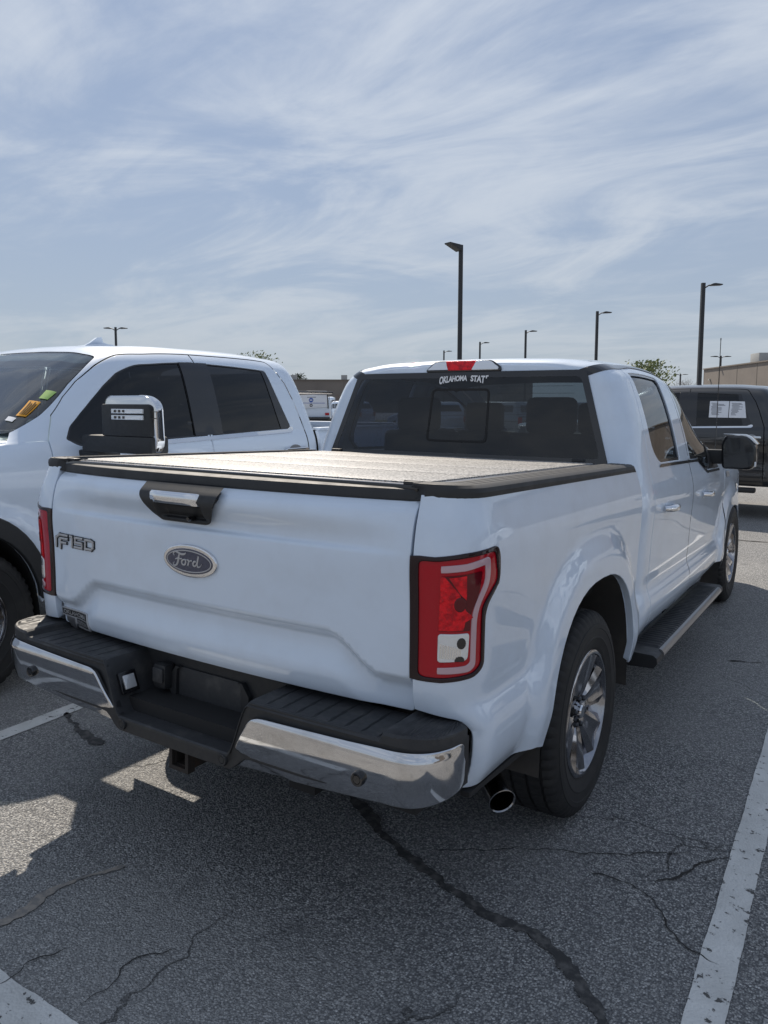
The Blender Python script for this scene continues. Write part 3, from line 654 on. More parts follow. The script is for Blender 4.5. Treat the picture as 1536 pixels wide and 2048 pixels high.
# ---- doors
RD=[(2.018,.525,.03),(2.975,.515,.01),(2.975,1.31),(2.925,1.888),(2.125,1.888,.05),(2.035,1.868,.04),(2.018,1.60)]
RWN=[(2.085,1.828,.025),(2.715,1.818,.02),(2.735,1.322,.01),(2.235,1.322,.08),(2.115,1.40,.10)]
FD=[(2.985,.515,.01),(4.245,.545,.03),(4.262,.95),(4.262,1.30),(4.19,1.888),(2.935,1.888),(2.985,1.31)]
FWN=[(2.985,1.815,.02),(3.90,1.815,.05),(4.06,1.30,.05),(4.03,1.235,.03),(3.52,1.240,.06),(3.28,1.318,.06),(3.03,1.320,.01)]
def ring(pl,d): return fillet([(*p,.02) for p in shrink(pl,d)])
def door(mir):
    sx=-1 if mir else 1
    for nm,O,W,hu in (('rear_door',RD,RWN,2.31),('front_door',FD,FWN,3.385)):
        dr=panel('door',CAB.side,fillet(O),'white',truck,holes=[fillet(W)],step=.035,depth=.03,r=.0035,mir=mir)
        panel('window_seal',CAB.side,fillet([(*p,.02) for p in shrink(W,-.004)]),'gloss',dr,holes=[ring(W,.020)],step=.04,bstep=.03,off=-.004,depth=.008,r=.001,mir=mir)
        panel('window',CAB.side,ring(W,.016),'tint' if nm=='rear_door' else 'tint2',dr,step=.05,off=-.010,depth=.003,r=.0005,mir=mir)
        # pull handle on two posts over a cupped recess
        p=CAB.side(np.array([hu-.11,hu-.07,hu,hu+.07,hu+.11]),np.full(5,1.092))
        lift=[.004,.032,.040,.032,.004]
        tube('door_handle',[(sx*(q[0]+l),q[1],q[2]) for q,l in zip(p,lift)],[.012,.017,.019,.017,.012],'chrome2',dr,seg=12,flat=1.0)
        panel('handle_cup',CAB.side,[(hu+.06*math.cos(k*math.pi/10),1.092+.034*math.sin(k*math.pi/10)) for k in range(20)],'white2',dr,step=.02,off=.001,depth=.003,r=.002,mir=mir)
    panel('belt_trim',CAB.side,[(2.24,1.316),(2.735,1.316),(3.27,1.314),(3.53,1.232),(4.03,1.228),(4.03,1.212),(3.51,1.216),(3.25,1.298),(2.735,1.300),(2.22,1.300)],'gloss',truck,step=.03,off=.004,depth=.006,r=.002,mir=mir)
    panel('pillar_trim',CAB.side,[(2.738,1.812),(2.965,1.812),(3.010,1.325),(2.772,1.325)],'gloss',truck,step=.05,off=.0035,depth=.005,r=.001,mir=mir) if False else None
    # mirror
    mr=panel('mirror_sail',CAB.side,fillet([(3.72,1.40,.02),(3.92,1.62),(4.05,1.34),(4.03,1.24),(3.66,1.243)]),'blackpl',truck,step=.04,off=-.002,depth=.006,r=.002,mir=mir)
    box('mirror_arm',(sx*.985,3.84,1.315),(.16,.10,.10),'blackpl',mr,bev=.02)
    sh=fillet([(1.02,1.235,.03),(1.205,1.235,.05),(1.232,1.30),(1.225,1.40,.05),(1.17,1.465,.04),(1.03,1.462,.03),(1.01,1.40)])
    prism('mirror_housing',[(sx*x,z) for x,z in sh],'y',3.76,3.92,'gloss',mr,bev=.012)
    prism('mirror_glass',[(sx*(1.12+(x-1.12)*.86),1.345+(z-1.345)*.86) for x,z in sh],'y',3.752,3.762,'chrome2' if False else 'gloss',mr)
    cap=fillet([(1.02,1.458),(1.17,1.461,.04),(1.222,1.405),(1.234,1.41),(1.178,1.474,.04),(1.02,1.474)])
    prism('mirror_cap',[(sx*x,z) for x,z in cap],'y',3.765,3.90,'chrome2',mr,bev=.003)
    box('mirror_lamp',(sx*1.225,3.765,1.275),(.012,.02,.035),'clear',mr,bev=.004)
    # front wing and arch liner
    wing=[(4.275,.55),(4.275,1.29),(4.30,1.305),(5.35,1.19),(5.55,1.02),(5.56,.62),(5.27,.52)]+[q for q in arch_pts(ARCH_F,.47)[::-1] if q[1]>.469]
    wg=panel('front_wing',CAB.side,wing,'white',truck,step=.04,mir=mir,depth=.028,r=.004)
    grid('wheel_well_liner',[[(sx*x,y,z) for y,z in arch_pts(ARCH_F,.42,24)] for x in (.965,.94,.70,.62)],'liner',wg,auto=60)
    panel('wing_badge',CAB.side,[(4.34,1.150),(4.50,1.146),(4.50,1.185),(4.34,1.192)],'silver',wg,step=.03,off=.005,depth=.006,r=.002,mir=mir)
    # running board
    rb=sweep('running_board',[(.90,.44),(1.045,.437),(1.062,.425),(1.066,.40),(1.05,.375),(.93,.37),(.90,.39)],lambda t,p:(sx*(p[0]-.05*max(0,abs(t-2.80)-.93)**2*40*.2),t,p[1]),list(np.linspace(1.83,3.78,20)),'blackpl',truck)
    sweep('bright_strip',[(1.046,.440),(1.058,.438),(1.069,.425),(1.071,.412),(1.062,.412),(1.046,.430)],lambda t,p:(sx*p[0],t,p[1]),[1.95,2.4,3.0,3.68],'alu',rb)
    rows=[]
    for i,y in enumerate(np.arange(1.97,3.66,.0105)):
        hgt=.446 if (i//2)%2 else .4385
        rows.append([(sx*x,y,hgt if .925<x<1.035 else .437) for x in (.915,.926,.934,.98,1.026,1.034,1.042)])
    grid('tread_pad',rows,'pad',rb,auto=20)
    for yy in (2.05,2.8,3.55): box('bracket',(sx*.86,yy,.42),(.14,.05,.03),'dark',rb)
    box('rocker',(sx*.80,3.0,.46),(.16,2.1,.14),'white2',truck,bev=.03)
sides(door)
# ---- front end (seen only from other viewpoints and by its shadow)
hood=lambda u,t:(lambda a:np.stack([a[0],a[1],a[2]],-1))((u*.88*(1-.06*sst(4.6,5.5,t)),t,1.305-.10*sst(4.4,5.6,t)-.03*np.clip(np.abs(u),0,1)**4+.02*(1-np.clip(np.abs(u),0,1)**2)))
panel('hood',hood,[(-1,4.36),(1,4.36),(1,5.50),(.8,5.60),(-.8,5.60),(-1,5.50)],'white',truck,step=.08,ref=(0,0,1),depth=.04,r=.008)
box('cowl',(0,4.36,1.25),(1.6,.12,.10),'dark',truck)
prism('front_fascia',fillet([(-.93,5.40,.1),(-.90,5.56,.1),(.90,5.56,.1),(.93,5.40,.1),(.8,5.1),(-.8,5.1)]),'z',.50,1.16,'white2',truck,bev=.03)
prism('front_bumper',fillet([(-.95,5.36,.1),(-.88,5.68,.15),(.88,5.68,.15),(.95,5.36,.1)]),'z',.42,.66,'chrome',truck,bev=.03)
box('grille',(0,5.57,.90),(1.15,.06,.36),'chrome2',truck,bev=.03)
for k in range(3): box('grille_bar',(0,5.605,.79+.11*k),(1.08,.03,.05),'blackpl',truck,bev=.01)
for sx in (-1,1): box('head_lamp',(sx*.74,5.53,.93),(.30,.12,.30),'clear',truck,bev=.03)
# antenna mast on the right wing
an=lathe('antenna',[(0,0),(.014,0),(.012,.02),(.004,.05),(.0030,.30),(.0026,.98),(.004,.985),(.004,1.0),(0,1.0)],'gloss',truck,seg=8); an.matrix_local=Matrix.Translation((.862,4.50,1.20))@Matrix.Rotation(RAD(-90),4,'Y')@Matrix.Rotation(0,4,'X')
# underbody
box('underbody',(0,2.95,.55),(1.40,4.9,.20),'dark',truck); box('frame_rail',(-.42,2.2,.42),(.10,4.4,.12),'dark',truck); box('frame_rail',(.42,2.2,.42),(.10,4.4,.12),'dark',truck)
tube('rear_axle',[tuple(w2b((x,1.06,.40))) for x in (-.72,-.2,0,.2,.72)],[.05,.05,.13,.05,.05],'dark',truck)
# ---- bed cover
cv=box('bed_cover',(0,.865,1.322),(1.60,1.64,.012),'alu',truck,bev=.003)
ys=np.linspace(.058,1.672,5)
for i in range(4): box('cover_panel',(0,(ys[i]+ys[i+1])/2,1.3295),(1.555,ys[i+1]-ys[i]-.018,.007),'cover',cv,bev=.002)
for i in range(1,4): box('hinge_strip',(0,ys[i],1.3285),(1.57,.012,.004),'alu',cv)
box('rear_seal',(0,.036,1.317),(1.58,.02,.022),'gloss',cv,bev=.004)
for sx in (-1,1): box('corner_clip',(sx*.765,.045,1.330),(.05,.03,.014),'blackpl',cv,bev=.004); box('front_clamp',(sx*.70,1.69,1.338),(.06,.03,.02),'blackpl',cv,bev=.005)
# ---- wheels
def wheel_parts(parent,R,W,rr,outer,mrim='rim',mirrored=False):
    """wheel centred on the parent's origin, axle along x, outer face to +x"""
    hw=W/2
    prof=[(rr-.010,hw-.035),(rr+.004,hw-.012),(rr+.018,hw-.004),(rr+.05,hw+.002),(rr+.052,hw+.0035),(rr+.056,hw+.0035),(rr+.058,hw+.002),(R-.07,hw+.004),(R-.068,hw+.006),(R-.05,hw+.005),(R-.048,hw+.002),(R-.028,hw-.004),(R-.012,hw-.016),(R-.004,hw-.028)]
    gx=[hw-.052,hw-.060,hw-.098,hw-.106]
    def tread(x): return R-.0015*abs(x/hw)**3*3
    c=[]
    for g in (.62,.22,-.22,-.62):
        x=g*hw; c+=[(tread(x),x+.006),(tread(x)-.010,x+.0045),(tread(x)-.010,x-.0045),(tread(x),x-.006)]
    left=[(r,-x) for r,x in prof[::-1]]
    full=prof+c+left
    npf=len(prof)
    def fn(r,a,k,i):
        sh=abs(a)>.64*hw and r>R-.03
        if sh and k%3==0: return r-.007
        if abs(a)<.60*hw and r>R-.006 and k%3==1: return r-.004
        return r
    ty_=lathe('tyre',full,'tyre',parent,seg=180,fn=fn,auto=30)
    barrel=[(rr+.004,hw-.014),(rr+.006,hw-.008),(rr,hw-.003),(rr-.010,hw-.004),(rr-.014,hw-.014),(rr-.028,hw-.030),(rr-.034,hw-.10),(rr-.030,-hw+.03),(rr,-hw+.01)]
    rm=lathe('rim',barrel,mrim,parent,seg=72,auto=50)
    lathe('brake_disc',[(.05,hw-.125),(.165,hw-.125),(.165,hw-.14),(.05,hw-.14)],'alu',rm,seg=40)
    lathe('rim_back',[(0,hw-.150),(rr-.034,hw-.150)],'dark',rm,seg=40)
    Ro=rr-.012
    # one spoke: ridge with two bevelled flanks, widening to the rim
    for k in range(6):
        a0=2*math.pi*k/6+.26
        V=[];F=[];st=[(.050,.030,.020,hw-.044),(.080,.044,.026,hw-.034),(.13,.062,.036,hw-.024),(.18,.082,.048,hw-.016),(Ro,.100,.060,hw-.010)]
        for r,w_,t_,x in st:
            for yy,dx in ((-w_,-.045),(-w_,-.012),(-t_,0),(-t_*.35,-.007),(t_*.35,-.007),(t_,0),(w_,-.012),(w_,-.045)):
                V.append((x+dx,r*math.cos(a0)-yy*math.sin(a0),r*math.sin(a0)+yy*math.cos(a0)))
        for i in range(len(st)-1):
            for j in range(7): F.append((i*8+j,i*8+j+1,(i+1)*8+j+1,(i+1)*8+j))
        bm=bmesh.new();vs=[bm.verts.new(v) for v in V]
        for f in F: bm.faces.new([vs[i] for i in f])
        bmobj('spoke',bm,mrim,rm,auto=18)
    lathe('hub',[(0,hw-.040),(.030,hw-.040),(.034,hw-.046),(.036,hw-.052),(.075,hw-.052),(.085,hw-.06),(.085,hw-.11)],mrim,rm,seg=36,auto=30)
    lathe('centre_cap',[(0,hw-.024),(.022,hw-.025),(.027,hw-.030),(.028,hw-.048)],'chrome2',rm,seg=24)
    for k in range(6):
        a0=2*math.pi*k/6+.26+math.pi/6
        nut=lathe('lug_nut',[(0,hw-.028),(.008,hw-.029),(.011,hw-.034),(.012,hw-.052)],'gloss',rm,seg=6,auto=20); nut.location=(0,.056*math.cos(a0),.056*math.sin(a0))
    return ty_
RW_=.395;XC=.848
for sx in (1,-1):
    for yw in (1.06,1.06+WB):
        e=bpy.data.objects.new('wheel',None); e.empty_display_size=.1; link(e,truck); e.location=w2b((sx*XC,yw,.395)); e.rotation_euler=(RK,0,0 if sx>0 else math.pi)
        if (sx,yw)==(1,1.06): wheel_parts(e,RW_,.272,.238,0); w0=e
        else:
            for ch in list(w0.children):
                c=ch.copy(); COL.objects.link(c); c.parent=e
                for g in ch.children: h=g.copy(); COL.objects.link(h); h.parent=c
# ---- cabin
def seat(parent,x,y,m='seat'):
    s=box('seat',(x,y,.95),(.50,.50,.16),m,parent,bev=.05,seg=3); 
    bk=box('seat_back',(x,y-.27,1.20),(.49,.13,.52),m,s,bev=.05,seg=3,rot=Matrix.Rotation(RAD(-10),3,'X')) if False else box('seat_back',(x,y-.25,1.19),(.48,.14,.54),m,s,bev=.05,seg=3)
    hd=box('head_rest',(x,y-.29,1.555),(.27,.10,.20),m,s,bev=.045,seg=3)
    for d in (-.06,.06): tube('head_rest_post',[(x+d,y-.285,1.42),(x+d,y-.29,1.50)],.006,'gloss',s,seg=6)
for x in (-.40,.40): seat(truck,x,3.30)
for x in (-.42,.40): seat(truck,x,2.42)
box('rear_bench_middle',(-.01,2.20,1.14),(.34,.14,.44),'seat',truck,bev=.04)
prism('dashboard',fillet([(3.95,.95),(3.92,1.20,.05),(4.02,1.29,.04),(4.35,1.285),(4.40,.95)]),'x',-.80,.80,'dash',truck)
st=tube('steering_wheel',[(.18*math.cos(a),.18*math.sin(a),0) for a in np.linspace(0,2*math.pi,29)],.015,'gloss',truck,seg=8,caps=False); st.matrix_local=Matrix.Translation((-.40,3.80,1.23))@Matrix.Rotation(RAD(62),4,'X')
box('wheel_hub_pad',(-.40,3.82,1.225),(.14,.05,.12),'gloss',truck,bev=.02)
box('cabin_floor',(0,3.0,.72),(1.70,2.5,.05),'dark',truck); box('cabin_rear_trim',(0,1.89,1.08),(1.56,.05,.44),'seat',truck)
for sx in (-1,1): box('pillar_inner',(sx*.79,2.93,1.48),(.04,.14,.40),'dash',truck,bev=.015)
LX,LY=-3.04,.27
LPD=[(.40,.93),(.48,.965),(.56,.995),(.70,1.0),(.85,.992),(1.0,1.0),(1.12,1.012),(1.22,1.01),(1.30,.995),(1.36,.972)]
LSEC=[(.972,1.36),(.945,1.5),(.91,1.65),(.868,1.79),(.835,1.86),(.77,1.925),(.62,1.965),(.34,1.988),(0,1.995)]
LARCH=(0,.36,.53,.56,2.4,.035,1.12,1.3)
LC=Shell(LPD,LSEC,1.36,[(-3.6,1.955),(-3.1,1.96),(-2.6,1.985),(-2.0,1.995),(-1.4,1.98),(-1.1,1.945),(-.85,1.82),(-.5,1.58),(-.25,1.42),(-.05,1.362),(3,1.361)],-2.845,-3.00,(.10,.06,.20),.30,[LARCH],[(-9,1),(.2,1),(.7,.985),(1.1,.95)])
# ================================================================== heavy-duty pickup template (local: origin under the front axle, forward +y)
LTM=LC.tm
def lcab(u,t):
    p=LC.side(u,np.where(t<=LTM,t,2*LTM-t)).copy();p[...,0]*=np.where(t<=LTM,1.,-1.);return p
def sym(h): return h+[(p[0],2*LTM-p[1])+tuple(p[2:]) for p in h[::-1] if abs(p[1]-LTM)>1e-6]
L_OUT=(0,.36,.50,.655,2.2); L_IN=(0,.36,.445,.565,2.2)
def heavy_pickup(label,group=None,tow=True):
    T=empty('pickup_truck',label,'pickup truck',group=group)
    lu0=LC.ur-LC.inset[2]+.0005
    h=[(lu0,.50),(-2.845,.50),(-2.838,1.177),(-2.818,1.617),(-2.80,1.75),(-2.71,1.957,.06),(-1.78,1.967),(-1.16,1.960),(-.985,1.930),(-.822,1.878),(-.715,1.81),(-.612,1.69),(-.571,1.52),(-.545,1.38),(-.30,1.38),(-.36,1.66),(-.55,1.735),(-.78,1.885),(-1.035,1.995,.02),(-1.035,LTM)]
    cab=panel('cab',lcab,fillet(sym(h)),'white2',T,step=.035,ref=(0,0,1),depth=.02,r=.002)
    wh=[(-1.028,LTM),(-1.028,2.0,.02),(-.775,1.892),(-.548,1.742),(-.37,1.67),(-.28,1.75),(-.27,LTM)]
    panel('windscreen',lcab,fillet(sym(wh)),'wind2',T,step=.05,ref=(0,0,1),depth=.004,r=.0005,off=-.002)
    panel('windscreen_band',lcab,fillet(sym([(-1.026,LTM),(-1.026,2.0,.02),(-.96,1.99),(-.93,2.05),(-.93,LTM)])),'tint',T,step=.06,ref=(0,0,1),depth=.002,r=.0005,off=-.008)
    hd=lambda u,t:(lambda p:(p[0].__class__ and np.stack([p[0]*.955,p[1],p[2]-.03],-1)))(np.moveaxis(lcab(u,t),-1,0))
    panel('headliner',hd,[(lu0+.03,1.93),(-1.05,1.93),(-1.05,2*LTM-1.93),(lu0+.03,2*LTM-1.93)],'seat',T,step=.12,ref=(0,0,-1),depth=.005,r=.001)
    DF=[(-.575,.56,.02),(-.558,1.385),(-.582,1.515),(-.622,1.682),(-.722,1.80),(-.828,1.868),(-.99,1.918),(-1.16,1.948),(-1.765,1.955),(-1.772,.56,.01)]
    DR=[(-1.782,.56,.01),(-1.775,1.955),(-2.70,1.945,.06),(-2.788,1.75),(-2.806,1.617),(-2.826,1.177),(-2.834,.56,.02)]
    W1=[(-.656,1.375,.03),(-.70,1.515,.03),(-.79,1.612),(-.875,1.686),(-.98,1.762),(-1.092,1.821),(-1.263,1.868,.05),(-1.755,1.889),(-1.755,1.350),(-.74,1.322,.06)]
    W2=[(-1.795,1.887),(-2.545,1.853,.03),(-2.672,1.375,.05),(-1.795,1.350)]
    for mir in (False,True):
        sx=-1 if mir else 1
        for O,W,g in ((DF,W1,[(-.672,1.380,.03),(-.715,1.515,.03),(-.80,1.605),(-.885,1.678),(-.99,1.752),(-1.10,1.809),(-1.268,1.856,.05),(-1.622,1.872),(-1.640,1.360),(-.745,1.336,.06)]),
                      (DR,W2,[(-1.885,1.872),(-2.47,1.846,.01),(-2.545,1.375,.02),(-1.905,1.362)])):
            d=panel('door',LC.side,fillet(O),'white2',T,holes=[fillet(W)],step=.04,depth=.025,r=.0035,mir=mir)
            panel('window_surround',LC.side,fillet([(*p,.02) for p in shrink(W,-.003)]),'gloss',d,holes=[fillet(g)],step=.05,bstep=.03,off=-.003,depth=.006,r=.001,mir=mir)
            panel('window',LC.side,fillet([(*p,.02) for p in shrink(fillet(g,2),-.004)]),'darkglass',d,step=.06,off=-.008,depth=.003,r=.0005,mir=mir)
            if O is DR: panel('door_handle',LC.side,fillet([(-2.525,1.195,.01),(-2.525,1.217,.01),(-2.79,1.217,.01),(-2.79,1.195,.01)]),'chrome2',d,step=.03,off=.030,depth=.026,r=.008,mir=mir); panel('handle_cup',LC.side,[(-2.66+.075*math.cos(k*math.pi/8),1.210+.04*math.sin(k*math.pi/8)) for k in range(16)],'alu',d,step=.03,off=.001,depth=.003,r=.002,mir=mir)
            else: panel('door_handle',LC.side,fillet([(-1.45,1.150,.01),(-1.45,1.172,.01),(-1.71,1.172,.01),(-1.71,1.150,.01)]),'chrome2',d,step=.03,off=.030,depth=.026,r=.008,mir=mir)
        panel('chrome_strip',LC.side,fillet([(-.80,1.318),(-1.77,1.346),(-2.60,1.370),(-2.655,1.395,.02),(-2.685,1.385,.02),(-2.66,1.345,.02),(-1.77,1.322),(-.80,1.298)]),'chrome2',T,step=.04,off=.004,depth=.006,r=.003,mir=mir)
        panel('pillar_cover',LC.side,[(-1.640,1.356),(-1.900,1.362),(-1.882,1.880),(-1.628,1.878)],'gloss',T,step=.05,off=.003,depth=.004,r=.001,mir=mir)
        # wing
        wing=[(-.562,.56),(-.545,1.375),(-.30,1.377),(.90,1.30),(1.0,1.1),(1.0,.55),(.6,.50)]+[q for q in arch_pts(L_IN,.47)[::-1] if q[1]>.469]
        wg=panel('front_wing',LC.side,wing,'white2',T,step=.04,mir=mir,depth=.03,r=.004)
        po=[q for q in arch_pts(L_OUT,.50) if q[1]>.499];pi=[q for q in arch_pts(L_IN,.50) if q[1]>.499]
        panel('wheel_flare',LC.side,po+pi[::-1],'blackpl',wg,step=.03,off=.018,depth=.03,r=.008,mir=mir)
        grid('wheel_well_liner',[[(sx*x,y,z) for y,z in arch_pts(L_IN,.42,24)] for x in (1.0,.97,.70,.60)],'dark',wg,auto=60)
        # bed side
        LB=lambda u,z:(lambda x:np.stack([x,u+0*x,z+0*x],-1))(cr(*zip(*LPD))(z)+arch_g(u,z,(-4.03,.36,.50,.60,2.3,.035,1.1,1.3)))
        la=(-4.03,.36,.50,.60,2.3)
        bo=[(-3.05,.55),(-3.05,1.352),(-5.15,1.352),(-5.15,.60)]+[q for q in arch_pts(la,.5) if q[1]>.499]
        bsd=panel('bed_side',LB,bo,'white2',T,step=.06,mir=mir,depth=.03,r=.006)
        box('bed_rail',(sx*.955,-4.10,1.362),(.09,2.09,.022),'chrome2' if False else 'white2',T,bev=.006); box('bed_inner_wall',(sx*.88,-4.10,1.10),(.05,2.06,.50),'dark',T)
        grid('wheel_well_liner',[[(sx*x,y,z) for y,z in arch_pts(la,.42,24)] for x in (1.0,.97,.70,.60)],'dark',bsd,auto=60)
        box('step_bar',(sx*1.0,-1.75,.43),(.16,2.0,.07),'blackpl',T,bev=.02)
        box('rocker',(sx*.84,-1.75,.54),(.18,2.5,.12),'white2',T,bev=.03)
        box('tail_lamp',(sx*.93,-5.13,1.08),(.16,.08,.40),'red',T,bev=.02)
        # mirror
        if tow:
            mr=box('tow_mirror',(sx*1.37,-.76,1.352),(.60,.12,.098),'blackpl',T,bev=.018)
            box('mirror_foot',(sx*1.07,-.80,1.282),(.24,.16,.055),'blackpl',mr,bev=.015)
            sh=fillet([(1.26,1.40),(1.26,1.585,.03),(1.29,1.622,.05),(1.60,1.625,.07),(1.685,1.58,.04),(1.695,1.36,.04),(1.66,1.30,.05),(1.64,1.40)])
            prism('mirror_shell',[(sx*x,z) for x,z in sh],'y',-.775,-.72,'chrome2',mr,bev=.012)
            prism('mirror_body',[(sx*(1.43+(x-1.47)*.80),1.47+(z-1.47)*.88) for x,z in sh],'y',-.83,-.77,'blackpl',mr,bev=.012)
            fc=fillet([(1.262,1.40),(1.262,1.575),(1.64,1.575,.02),(1.662,1.56,.02),(1.662,1.40)])
            prism('mirror_face',[(sx*x,z) for x,z in fc],'y',-.73,-.70,'blackpl',mr,bev=.006)
            for z0 in (1.537,1.503):
                sl_=box('marker_lamp',(sx*1.485,-.698,z0),(.26,.014,.026),'clear',mr,bev=.004)
                for k in range(3): box('lamp_bulb',(sx*(1.39+.035*k),-.690,z0),(.012,.006,.014),'gloss',mr)
            for z0 in (1.50,1.535): box('turn_strip',(sx*1.680,-.713,z0),(.022,.012,.004),'gloss',mr)
        else:
            mr=box('mirror',(sx*1.14,-.78,1.40),(.24,.14,.18),'gloss',T,bev=.04); box('mirror_arm',(sx*1.0,-.78,1.33),(.14,.08,.05),'blackpl',mr,bev=.01)
    # roof fin
    fn=grid('roof_fin',[[(w_,y,z) for y,z in ((-1.49,1.985),(-1.56,2.02),(-1.62,2.062),(-1.66,2.068),(-1.672,2.03),(-1.72,2.018),(-1.75,1.985))] for w_ in (-.012,.012)],'white2',T,closed_v=True,caps=True,auto=30)
    grid('fin_base',[[(w_*k,y,z) for y,z in ((-1.47,1.98),(-1.50,1.998),(-1.60,2.012),(-1.72,2.016),(-1.77,2.004),(-1.78,1.98))] for w_,k in ((-.045,1),(-.03,1.2),(.03,1.2),(.045,1))],'white2',fn,closed_v=True,caps=True,auto=40)
    # hood, front, bed
    hood2=lambda u,t: np.stack([u*.95*(1-.05*sst(.2,1.0,t)),t+0*u,1.375-.07*sst(-.2,1.05,t)+.05*(1-np.clip(np.abs(u),0,1)**4)],-1)
    panel('hood',hood2,[(-1,-.34),(1,-.34),(1,.95),(.85,1.05),(-.85,1.05),(-1,.95)],'white2',T,step=.08,ref=(0,0,1),depth=.06,r=.02)
    prism('front_fascia',fillet([(-.98,.80,.1),(-.94,1.02,.1),(.94,1.02,.1),(.98,.80,.1),(.85,.55),(-.85,.55)]),'z',.55,1.26,'white2',T,bev=.03)
    prism('front_bumper',fillet([(-1.0,.85,.1),(-.92,1.18,.15),(.92,1.18,.15),(1.0,.85,.1)]),'z',.48,.74,'chrome',T,bev=.03)
    box('grille',(0,1.04,.99),(1.25,.06,.46),'chrome2',T,bev=.03)
    for k in range(4): box('grille_bar',(0,1.075,.82+.11*k),(1.15,.03,.05),'blackpl',T,bev=.01)
    for sx in (-1,1): box('head_lamp',(sx*.80,1.0,1.02),(.28,.12,.30),'clear',T,bev=.03)
    box('tailgate',(0,-5.14,1.05),(1.72,.06,.62),'white2',T,bev=.02); box('rear_bumper',(0,-5.27,.66),(1.95,.18,.20),'chrome',T,bev=.03); box('bed_floor',(0,-4.10,.86),(1.72,2.06,.04),'dark',T); box('bed_front_wall',(0,-3.07,1.10),(1.72,.04,.50),'dark',T)
    box('rear_window',(0,-2.90,1.62),(1.45,.03,.44),'gloss',T,bev=.01,rot=Matrix.Rotation(RAD(-17),3,'X')); box('cab_rear_wall',(0,-2.975,1.0),(1.72,.05,.74),'white2',T)
    box('underbody',(0,-2.0,.58),(1.4,5.6,.24),'dark',T); box('cabin_floor',(0,-1.7,.78),(1.8,2.4,.06),'dark',T)
    prism('dashboard',fillet([(-.78,1.0),(-.80,1.28,.05),(-.72,1.37,.03),(-.33,1.35),(-.30,1.0)]),'x',-.84,.84,'dash2',T)
    for x in (-.42,.42):
        for y in (-1.35,-2.35):
            s=box('seat',(x,y,1.0),(.52,.50,.18),'seat',T,bev=.05); box('seat_back',(x,y-.26,1.28),(.50,.14,.58),'seat',s,bev=.05); box('head_rest',(x,y-.29,1.66),(.28,.10,.20),'seat',s,bev=.04)
    st=tube('steering_wheel',[(.19*math.cos(a),.19*math.sin(a),0) for a in np.linspace(0,2*math.pi,29)],.016,'gloss',T,seg=8,caps=False); st.matrix_local=Matrix.Translation((-.42,-.92,1.30))@Matrix.Rotation(RAD(62),4,'X')
    w1=None
    for sx in (1,-1):
        for yw in (0,-4.03):
            e=bpy.data.objects.new('wheel',None); e.empty_display_size=.1; link(e,T); e.location=(sx*.875,yw,.42); e.rotation_euler=(0,0,0 if sx>0 else math.pi)
            if w1 is None: wheel_parts(e,.42,.28,.245,0,'rim'); w1=e
            else:
                for ch in list(w1.children):
                    c=ch.copy(); COL.objects.link(c); c.parent=e
                    for g in ch.children: q=g.copy(); COL.objects.link(q); q.parent=c
    return T
def copy_tree(o,parent=None,swap=None,skip=()):
    c=o.copy(); COL.objects.link(c); c.parent=parent
    if swap and o.type=='MESH' and any(s and s.name in swap for s in o.data.materials):
        c.data=o.data.copy()
        for i,s in enumerate(c.data.materials):
            if s and s.name in swap: c.data.materials[i]=M[swap[s.name]]
    for ch in o.children:
        if ch.name.split('.')[0] in skip: continue
        copy_tree(ch,c,swap,skip)
    return c
gm=heavy_pickup('white heavy-duty pickup with chrome tow mirrors and stickers on its windscreen')
gm.location=(LX,LY,0); gm.rotation_euler=(0,0,math.pi)
# black crew cab parked across the lane: same body, other paint
bk=copy_tree(gm,None,{'white_paint_clean':'black_paint','dark_chrome_wheel':'rim'},skip=('tow_mirror','roof_fin','wheel_flare'))
bk['label']='black crew-cab pickup parked crosswise with a white paper sheet in its side window'
bk.location=(1.15,10.55,-.10); bk.rotation_euler=(0,0,RAD(90))
nb=copy_tree(gm,None,{'white_paint_clean':'white'})     # neighbour on the far side of the right-hand line, seen only in reflections
nb['label']='white pickup mirrored in the side paint and windows, parked outside the picture'; nb.location=(5.05,6.3,0); nb.rotation_euler=(0,0,0)
# stickers on the white truck's windscreen (it is turned round, so build in its local frame)
def wst(name,pts,m,off=.004):
    # photograph side of the screen is local -x, i.e. the second half of the skin
    return panel(name,lcab,[(u,2*LTM-t) for u,t in pts],m,gm,step=.03,off=off,ref=(0,0,1),depth=.001,r=.0003)
og=wst('orange_sticker',[(-.449,1.884),(-.484,1.800),(-.598,1.869),(-.565,1.955)],'orange')
wst('green_sticker',[(-.606,1.918),(-.635,1.855),(-.70,1.873),(-.668,1.944)],'green')
for k in range(4):
    a=.18+.2*k
    def lerp(a_,b_,t): return (a_[0]+(b_[0]-a_[0])*t,a_[1]+(b_[1]-a_[1])*t)
    c0,c1,c2_,c3=(-.449,1.884),(-.484,1.800),(-.598,1.869),(-.565,1.955)
    A_,B_=lerp(c0,c1,a),lerp(c3,c2_,a);C_,D_=lerp(c3,c2_,a+.09),lerp(c0,c1,a+.09)
    wst('sticker_print',[lerp(A_,B_,.08),lerp(A_,B_,.92-.1*(k%2)),lerp(D_,C_,.92-.1*(k%2)),lerp(D_,C_,.08)],'rust',off=.006)
panel('sticker_print',lcab,[(u,2*LTM-t) for u,t in [(-.395,1.91),(-.41,1.83),(-.44,1.85),(-.425,1.93)]],'paper',gm,step=.03,off=.004,ref=(0,0,1),depth=.001,r=.0003)
